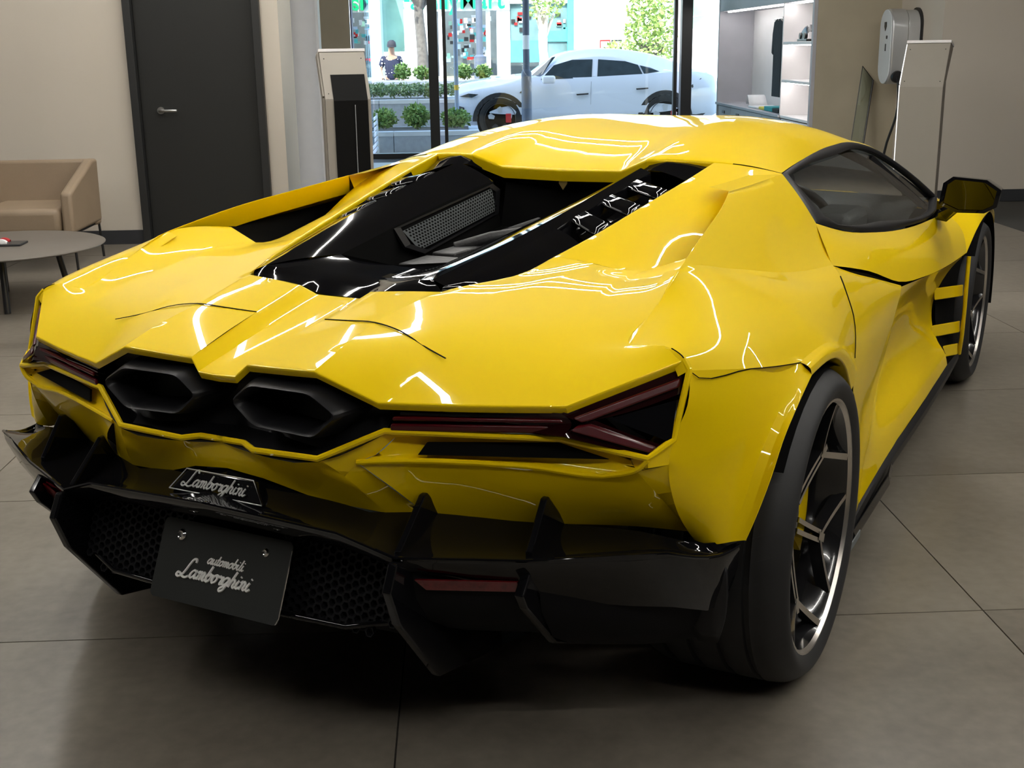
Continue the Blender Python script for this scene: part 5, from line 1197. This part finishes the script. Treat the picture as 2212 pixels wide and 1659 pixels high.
for xw in (.745, 3.70):
    X = (xw - .745) * SX; 
    a_ = MB(); n_ = 18; o_, i_ = [], []
    for k in range(n_ + 1): t = math.pi * (k / n_); o_.append((X + .50 * math.cos(t), -1.004, .36 + .50 * math.sin(t))); i_.append((X + .42 * math.cos(t), -1.004, .36 + .42 * math.sin(t)))
    a_.patch([o_, i_], 1, 1); a_.patch([i_, [(p[0], -.7, p[2]) for p in i_]], 1, 1); a_.patch([o_, [(p[0], -.98, p[2]) for p in o_]], 1, 1); a_.build('arch_cladding', O['clad'], suv, smooth=40)
    wv = MB(); wv.poly([(X + .42 * math.cos(t), -1.0015, .36 + .42 * math.sin(t)) for t in np.linspace(0, 2 * math.pi, 24, endpoint=False)]); wv.build('wheel_well', M['void'], suv)
    for s_ in (-1, 1):
        ty = MB(); ty.lathe([(.28, .02), (.375, .0), (.39, .03), (.39, .25), (.36, .27)], 36, 'y', (0, 0, 0)); w_ = ty.build('tyre', M['rubber'], suv, smooth=40, loc=(X, s_ * 1.02 if s_ < 0 else .78, .39))
        if s_ < 0:
            rm = MB(); rm.lathe([(.0005, .06), (.285, .06), (.285, .0), (.275, -.004)], 36, 'y'); rm.build('rim', O['wheel'], w_, smooth=40)
            for k in range(5):
                a = R(90 + 72 * k); sp_ = MB(); c_, s2 = math.cos(a), math.sin(a)
                sp_.prism([(c_ * .11 - s2 * .03, .0, s2 * .11 + c_ * .03), (c_ * .20 - s2 * .05, .0, s2 * .20 + c_ * .05), (c_ * .23, 0, s2 * .23), (c_ * .20 + s2 * .05, .0, s2 * .20 - c_ * .05), (c_ * .11 + s2 * .03, .0, s2 * .11 - c_ * .03)], (0, .02, 0)); sp_.build('rim_insert', O['alloy'] if k in (0, 1, 4) else O['wheel'], w_)
            cl2 = MB(); cl2.box((.15, -.004, .02), (.10, .02, .16)); cl2.build('brake_caliper', O['caliper'], w_, bevel=.01)

# shop across the street
def slab(name, u0, u1, v0, v1, Y, m, label, cat='building', depth=.4, parent=None):
    a, b = Q(u0, v1, y=Y), Q(u1, v0, y=Y); s = MB(); s.box(((a[0] + b[0]) / 2, Y + depth / 2, (a[2] + b[2]) / 2), (b[0] - a[0], depth, b[2] - a[2])); o = s.build(name, O[m], parent)
    if parent is None: tag(o, label, cat)
    return o
YF = 38.0
shop = empty('corner_shop', (Q(1020, 100, y=YF)[0], YF, ZS)); tag(shop, 'convenience shop with green sign and white columns across the street', 'building')
def sh(name, u0, u1, v0, v1, m, Y=YF, depth=.3):
    o = slab(name, u0, u1, v0, v1, Y, m, None, depth=depth, parent=shop); o.location = -Vector(shop.location); return o
sh('back_wall', 925, 1262, -60, 165, 'shopdark', Y=YF + 2.5); sh('fascia', 925, 1100, -60, 24, 'white', depth=.5); sh('fascia', 1100, 1262, -60, 8, 'white', depth=.5)
for u0, u1 in ((1052, 1058), (1075, 1101), (1166, 1182), (950, 955)): sh('column', u0, u1, 8, 165, 'white', Y=YF + .03, depth=.4)
sh('shop_window', 1101, 1166, 8, 130, 'shopglass', Y=YF + .1, depth=.05); sh('shop_window', 1182, 1226, 8, 130, 'shopglass', Y=YF + .1, depth=.05); sh('window_film', 1101, 1166, 87, 135, 'tealband', Y=YF + .05, depth=.04); sh('window_film', 1182, 1226, 66, 90, 'tealband', Y=YF + .05, depth=.04)
sh('door_frame', 1226, 1240, -60, 135, 'tealband', Y=YF - .04, depth=.2); sh('tiled_pier', 1240, 1264, -60, 165, 'lilac', Y=YF - .08, depth=.6)
random.seed(3); cols = ['white', 'tealband', 'caliper', 'blue', 'clad', 'cap', 'greenwin']
for k in range(84):
    u = random.uniform(962, 1050); v = random.uniform(28, 128); w_ = random.uniform(4, 12); h_ = random.uniform(4, 12)
    if k % 5 == 4: u = random.uniform(1103, 1220); v = random.uniform(25, 65)
    sh('window_poster', u, u + w_, v, v + h_, random.choice(cols), Y=YF + random.uniform(.6, 2.0) if k % 5 != 4 else YF + .06, depth=.05)
sg = text('shop_sign_lettering', 'FamilyMart', .72, O['sign'], shop, bold=.012, extrude=.03, align='LEFT')
a_ = Q(862, 8, y=YF - .1); sg.rotation_euler = (math.pi / 2, 0, 0); sg.location = Vector((a_[0], YF - .12, Q(1000, 3, y=YF)[2])) - Vector(shop.location)
bw = sg.dimensions.x
wid = Q(1090, 8, y=YF)[0] - a_[0]; sc_ = wid / max(.1, max(v.co.x for v in sg.data.vertices)); sg.scale = (sc_, sc_, 1)
# neighbouring buildings
slab('glass_building', 690, 815, -120, 175, 33.0, 'blue', 'pale blue panelled building beyond the side pane', depth=1.0)
o = slab('green_window', 818, 866, -120, 112, 34.5, 'greenwin', 'green glazed bay between the blue building and the white wall', depth=.8)
slab('white_wall_building', 866, 926, -160, 170, 40, 'white', 'bright white wall behind the dotted shirt', depth=1.0)
bw_ = slab('white_block', 1264, 1460, -200, 170, 44, 'white', 'bright white rendered block behind the white car roof', depth=2.0)
slab('white_house', 1460, 1620, -200, 170, 50, 'white', 'pale house beyond the right post', depth=2.0)
tw = slab('teal_tower', 1490, 1528, -200, 62, 43, 'greenwin', 'teal glazed tower beyond the right post', depth=1.0)
for u0, m_, lab in ((1297, 'caliper', 'small red-framed notice on the white block'), (1322, 'clad', 'small dark-framed notice on the white block')):
    n_ = empty('wall_notice', Q(u0 + 10, 97, y=43.8)); tag(n_, lab, 'notice'); n_.location = (n_.location[0], 43.8, n_.location[2])
    f_ = MB(); f_.box((0, 0, 0), (.36, .05, .34)); f_.build('frame', O[m_], n_); f_ = MB(); f_.box((0, -.03, 0), (.30, .02, .24)); f_.build('sheet', O['white'], n_)
# trees
def tree(name, u, vb, Y, trunk_r, h, crown, n, size, label, bark='bark', leaf='leafC'):
    b = Q(u, vb, y=Y); t = empty(name, (b[0], Y, ZS)); tag(t, label, 'tree')
    k = MB(); k.tube(catmull([(0, 0, 0), (.03, 0, h * .4), (-.04, .02, h * .75), (0, 0, h)], 3), [trunk_r * (1 - .5 * i / 9) for i in range(10)], 10)
    for a in range(5): k.tube([(0, 0, h * .7), (crown[0] * .5 * math.cos(a * 1.3), crown[1] * .5 * math.sin(a * 1.3), h * (.95 + .03 * a))], [trunk_r * .5, trunk_r * .2], 6)
    k.build('trunk', O[bark], t, smooth=60)
    f = MB(); leaves(f, (0, 0, h + crown[2] * .3), crown, n, size); o = f.build('foliage', O[leaf], t, merge=0); o['kind'] = 'stuff'
tree('street_tree', 912, 170, 29, .16, 3.6, (1.6, 1.4, 1.0), 500, .12, 'leaning street tree trunk before the white wall')
tree('street_tree', 1175, 160, 33, .16, 2.6, (.55, .5, .5), 300, .12, 'small pale-barked tree before the shop windows', bark='palebark')
tree('garden_tree', 1405, 160, 40, .2, 1.7, (.85, .9, 1.6), 1600, .16, 'bushy green tree in front of the white block')
tree('garden_tree', 1340, 160, 42, .1, 1.2, (.6, .6, .45), 400, .14, 'low yellow-green shrub tree at the foot of the white block')

# louvred balustrade outside the side pane
lv = empty('steel_balustrade', (-1.22, 17.6, ZP)); tag(lv, 'white louvred balustrade beyond the bluish side pane', 'balustrade')
for k in range(7): b = MB(); b.box((0, .0, .10 + k * .075), (.02, 1.9, .035)); b.build('louvre', O['cap'], lv)
for yy in (-.9, .9): b = MB(); b.box((0, yy, .3), (.03, .04, .6)); b.build('post', O['cap'], lv)

# person in a dotted navy shirt on the far footway
per = empty('person', (Q(845, 120, y=30)[0], 30.0, ZS)); tag(per, 'person in navy dotted shirt and cap holding a white bag', 'person')
O['skin'] = mat('skin', (.42, .25, .18), rough=.6, var=.05); O['trouser'] = mat('dark_trousers', (.03, .03, .045), rough=.8)
def shirt_mat():
    m, n, l, b = new_mat('dotted_shirt'); tc = n.new('ShaderNodeTexCoord'); v = n.new('ShaderNodeTexVoronoi'); v.inputs['Scale'].default_value = 13.0; v.inputs['Randomness'].default_value = .3
    cr = n.new('ShaderNodeValToRGB'); cr.color_ramp.interpolation = 'CONSTANT'; cr.color_ramp.elements[0].color = (.8, .8, .85, 1); cr.color_ramp.elements[1].position = .27; cr.color_ramp.elements[1].color = (.012, .016, .05, 1)
    l.new(tc.outputs['Object'], v.inputs['Vector']); l.new(v.outputs['Distance'], cr.inputs['Fac']); l.new(cr.outputs[0], b.inputs['Base Color']); b.inputs['Roughness'].default_value = .8; return m
O['shirt'] = shirt_mat()
def skin_body(name, verts, edges, radii, material, parent, root=0, sub=2):
    me = bpy.data.meshes.new(name); me.from_pydata(verts, edges, []); o = bpy.data.objects.new(name, me); COL.objects.link(o); o.parent = parent
    me.materials.append(material); o.modifiers.new('skin', 'SKIN'); sv_ = me.skin_vertices[0].data
    for i, r_ in enumerate(radii): sv_[i].radius = r_ if hasattr(r_, '__len__') else (r_, r_)
    sv_[root].use_root = True; md = o.modifiers.new('sub', 'SUBSURF'); md.levels = sub; md.render_levels = sub
    for p in me.polygons: p.use_smooth = True
    return o
vb = [(0, 0, .92), (0, 0, 1.15), (0, 0, 1.38), (0, 0, 1.50), (.01, -.01, 1.60), (.02, -.02, 1.74), (-.10, 0, .88), (-.11, -.02, .50), (-.11, .02, .08), (-.12, -.12, .04), (.10, 0, .88), (.12, .06, .50), (.13, .12, .10), (.14, .0, .05),
      (-.19, 0, 1.42), (-.27, -.03, 1.15), (-.22, -.20, .98), (-.20, -.26, .95), (.19, 0, 1.42), (.26, .02, 1.14), (.27, -.06, .90), (.27, -.08, .83)]
eb_ = [(0, 1), (1, 2), (2, 3), (3, 4), (4, 5), (0, 6), (6, 7), (7, 8), (8, 9), (0, 10), (10, 11), (11, 12), (12, 13), (2, 14), (14, 15), (15, 16), (16, 17), (2, 18), (18, 19), (19, 20), (20, 21)]
rb_ = [(.15, .11), (.14, .10), (.15, .10), .06, .085, .07, .085, .06, .045, .04, .085, .06, .045, .04, .06, .045, .035, .03, .06, .045, .035, .03]
skin_body('body', vb, eb_, rb_, O['skin'], per)
vs_ = [(0, 0, .86), (0, 0, 1.15), (0, 0, 1.40), (0, 0, 1.46), (-.19, 0, 1.42), (-.26, -.02, 1.20), (.19, 0, 1.42), (.25, .01, 1.20)]
skin_body('shirt', vs_, [(0, 1), (1, 2), (2, 3), (2, 4), (4, 5), (2, 6), (6, 7)], [(.185, .14), (.17, .13), (.175, .12), .08, .078, .07, .078, .07], O['shirt'], per)
vt_ = [(0, 0, .92), (-.10, 0, .86), (-.11, -.02, .50), (-.11, .02, .14), (.10, 0, .86), (.12, .06, .50), (.13, .12, .16)]
skin_body('trousers', vt_, [(0, 1), (1, 2), (2, 3), (0, 4), (4, 5), (5, 6)], [(.165, .125), .10, .08, .07, .10, .08, .07], O['trouser'], per)
hc = MB(); hc.lathe([(.105, 1.68), (.11, 1.72), (.095, 1.80), (.05, 1.84), (.0005, 1.845)], 18, 'z', (.02, -.02, 0)); hc.patch([[(-.06, -.10, 1.70), (.10, -.10, 1.70)], [(-.04, -.21, 1.685), (.08, -.21, 1.685)]], 2, 3); hc.build('cap', O['trouser'], per, smooth=50)
bg = MB(); bg.patch([[(-.16, 0, .0), (-.10, -.07, .0), (.10, -.07, .0), (.16, 0, 0)], [(-.18, 0, .16), (-.12, -.09, .16), (.12, -.09, .16), (.18, 0, .16)], [(-.12, 0, .32), (-.08, -.04, .32), (.08, -.04, .32), (.12, 0, .32)]], 4, 4)
n0 = len(bg.v); bg.v += [(x, -y, z) for x, y, z in bg.v]; bg.f += [tuple(n0 + i for i in f) for f in list(bg.f)]; bg.m += list(bg.m); bg.tube(catmull([(-.08, 0, .31), (-.04, 0, .44), (.04, 0, .44), (.08, 0, .31)], 4), .012, 6)
bo_ = bg.build('shoulder_bag', O['white'], smooth=60, loc=(per.location[0] - .21, 30.0 - .30, ZS + .56)); tag(bo_, 'white bag held by the person in the dotted shirt', 'bag')
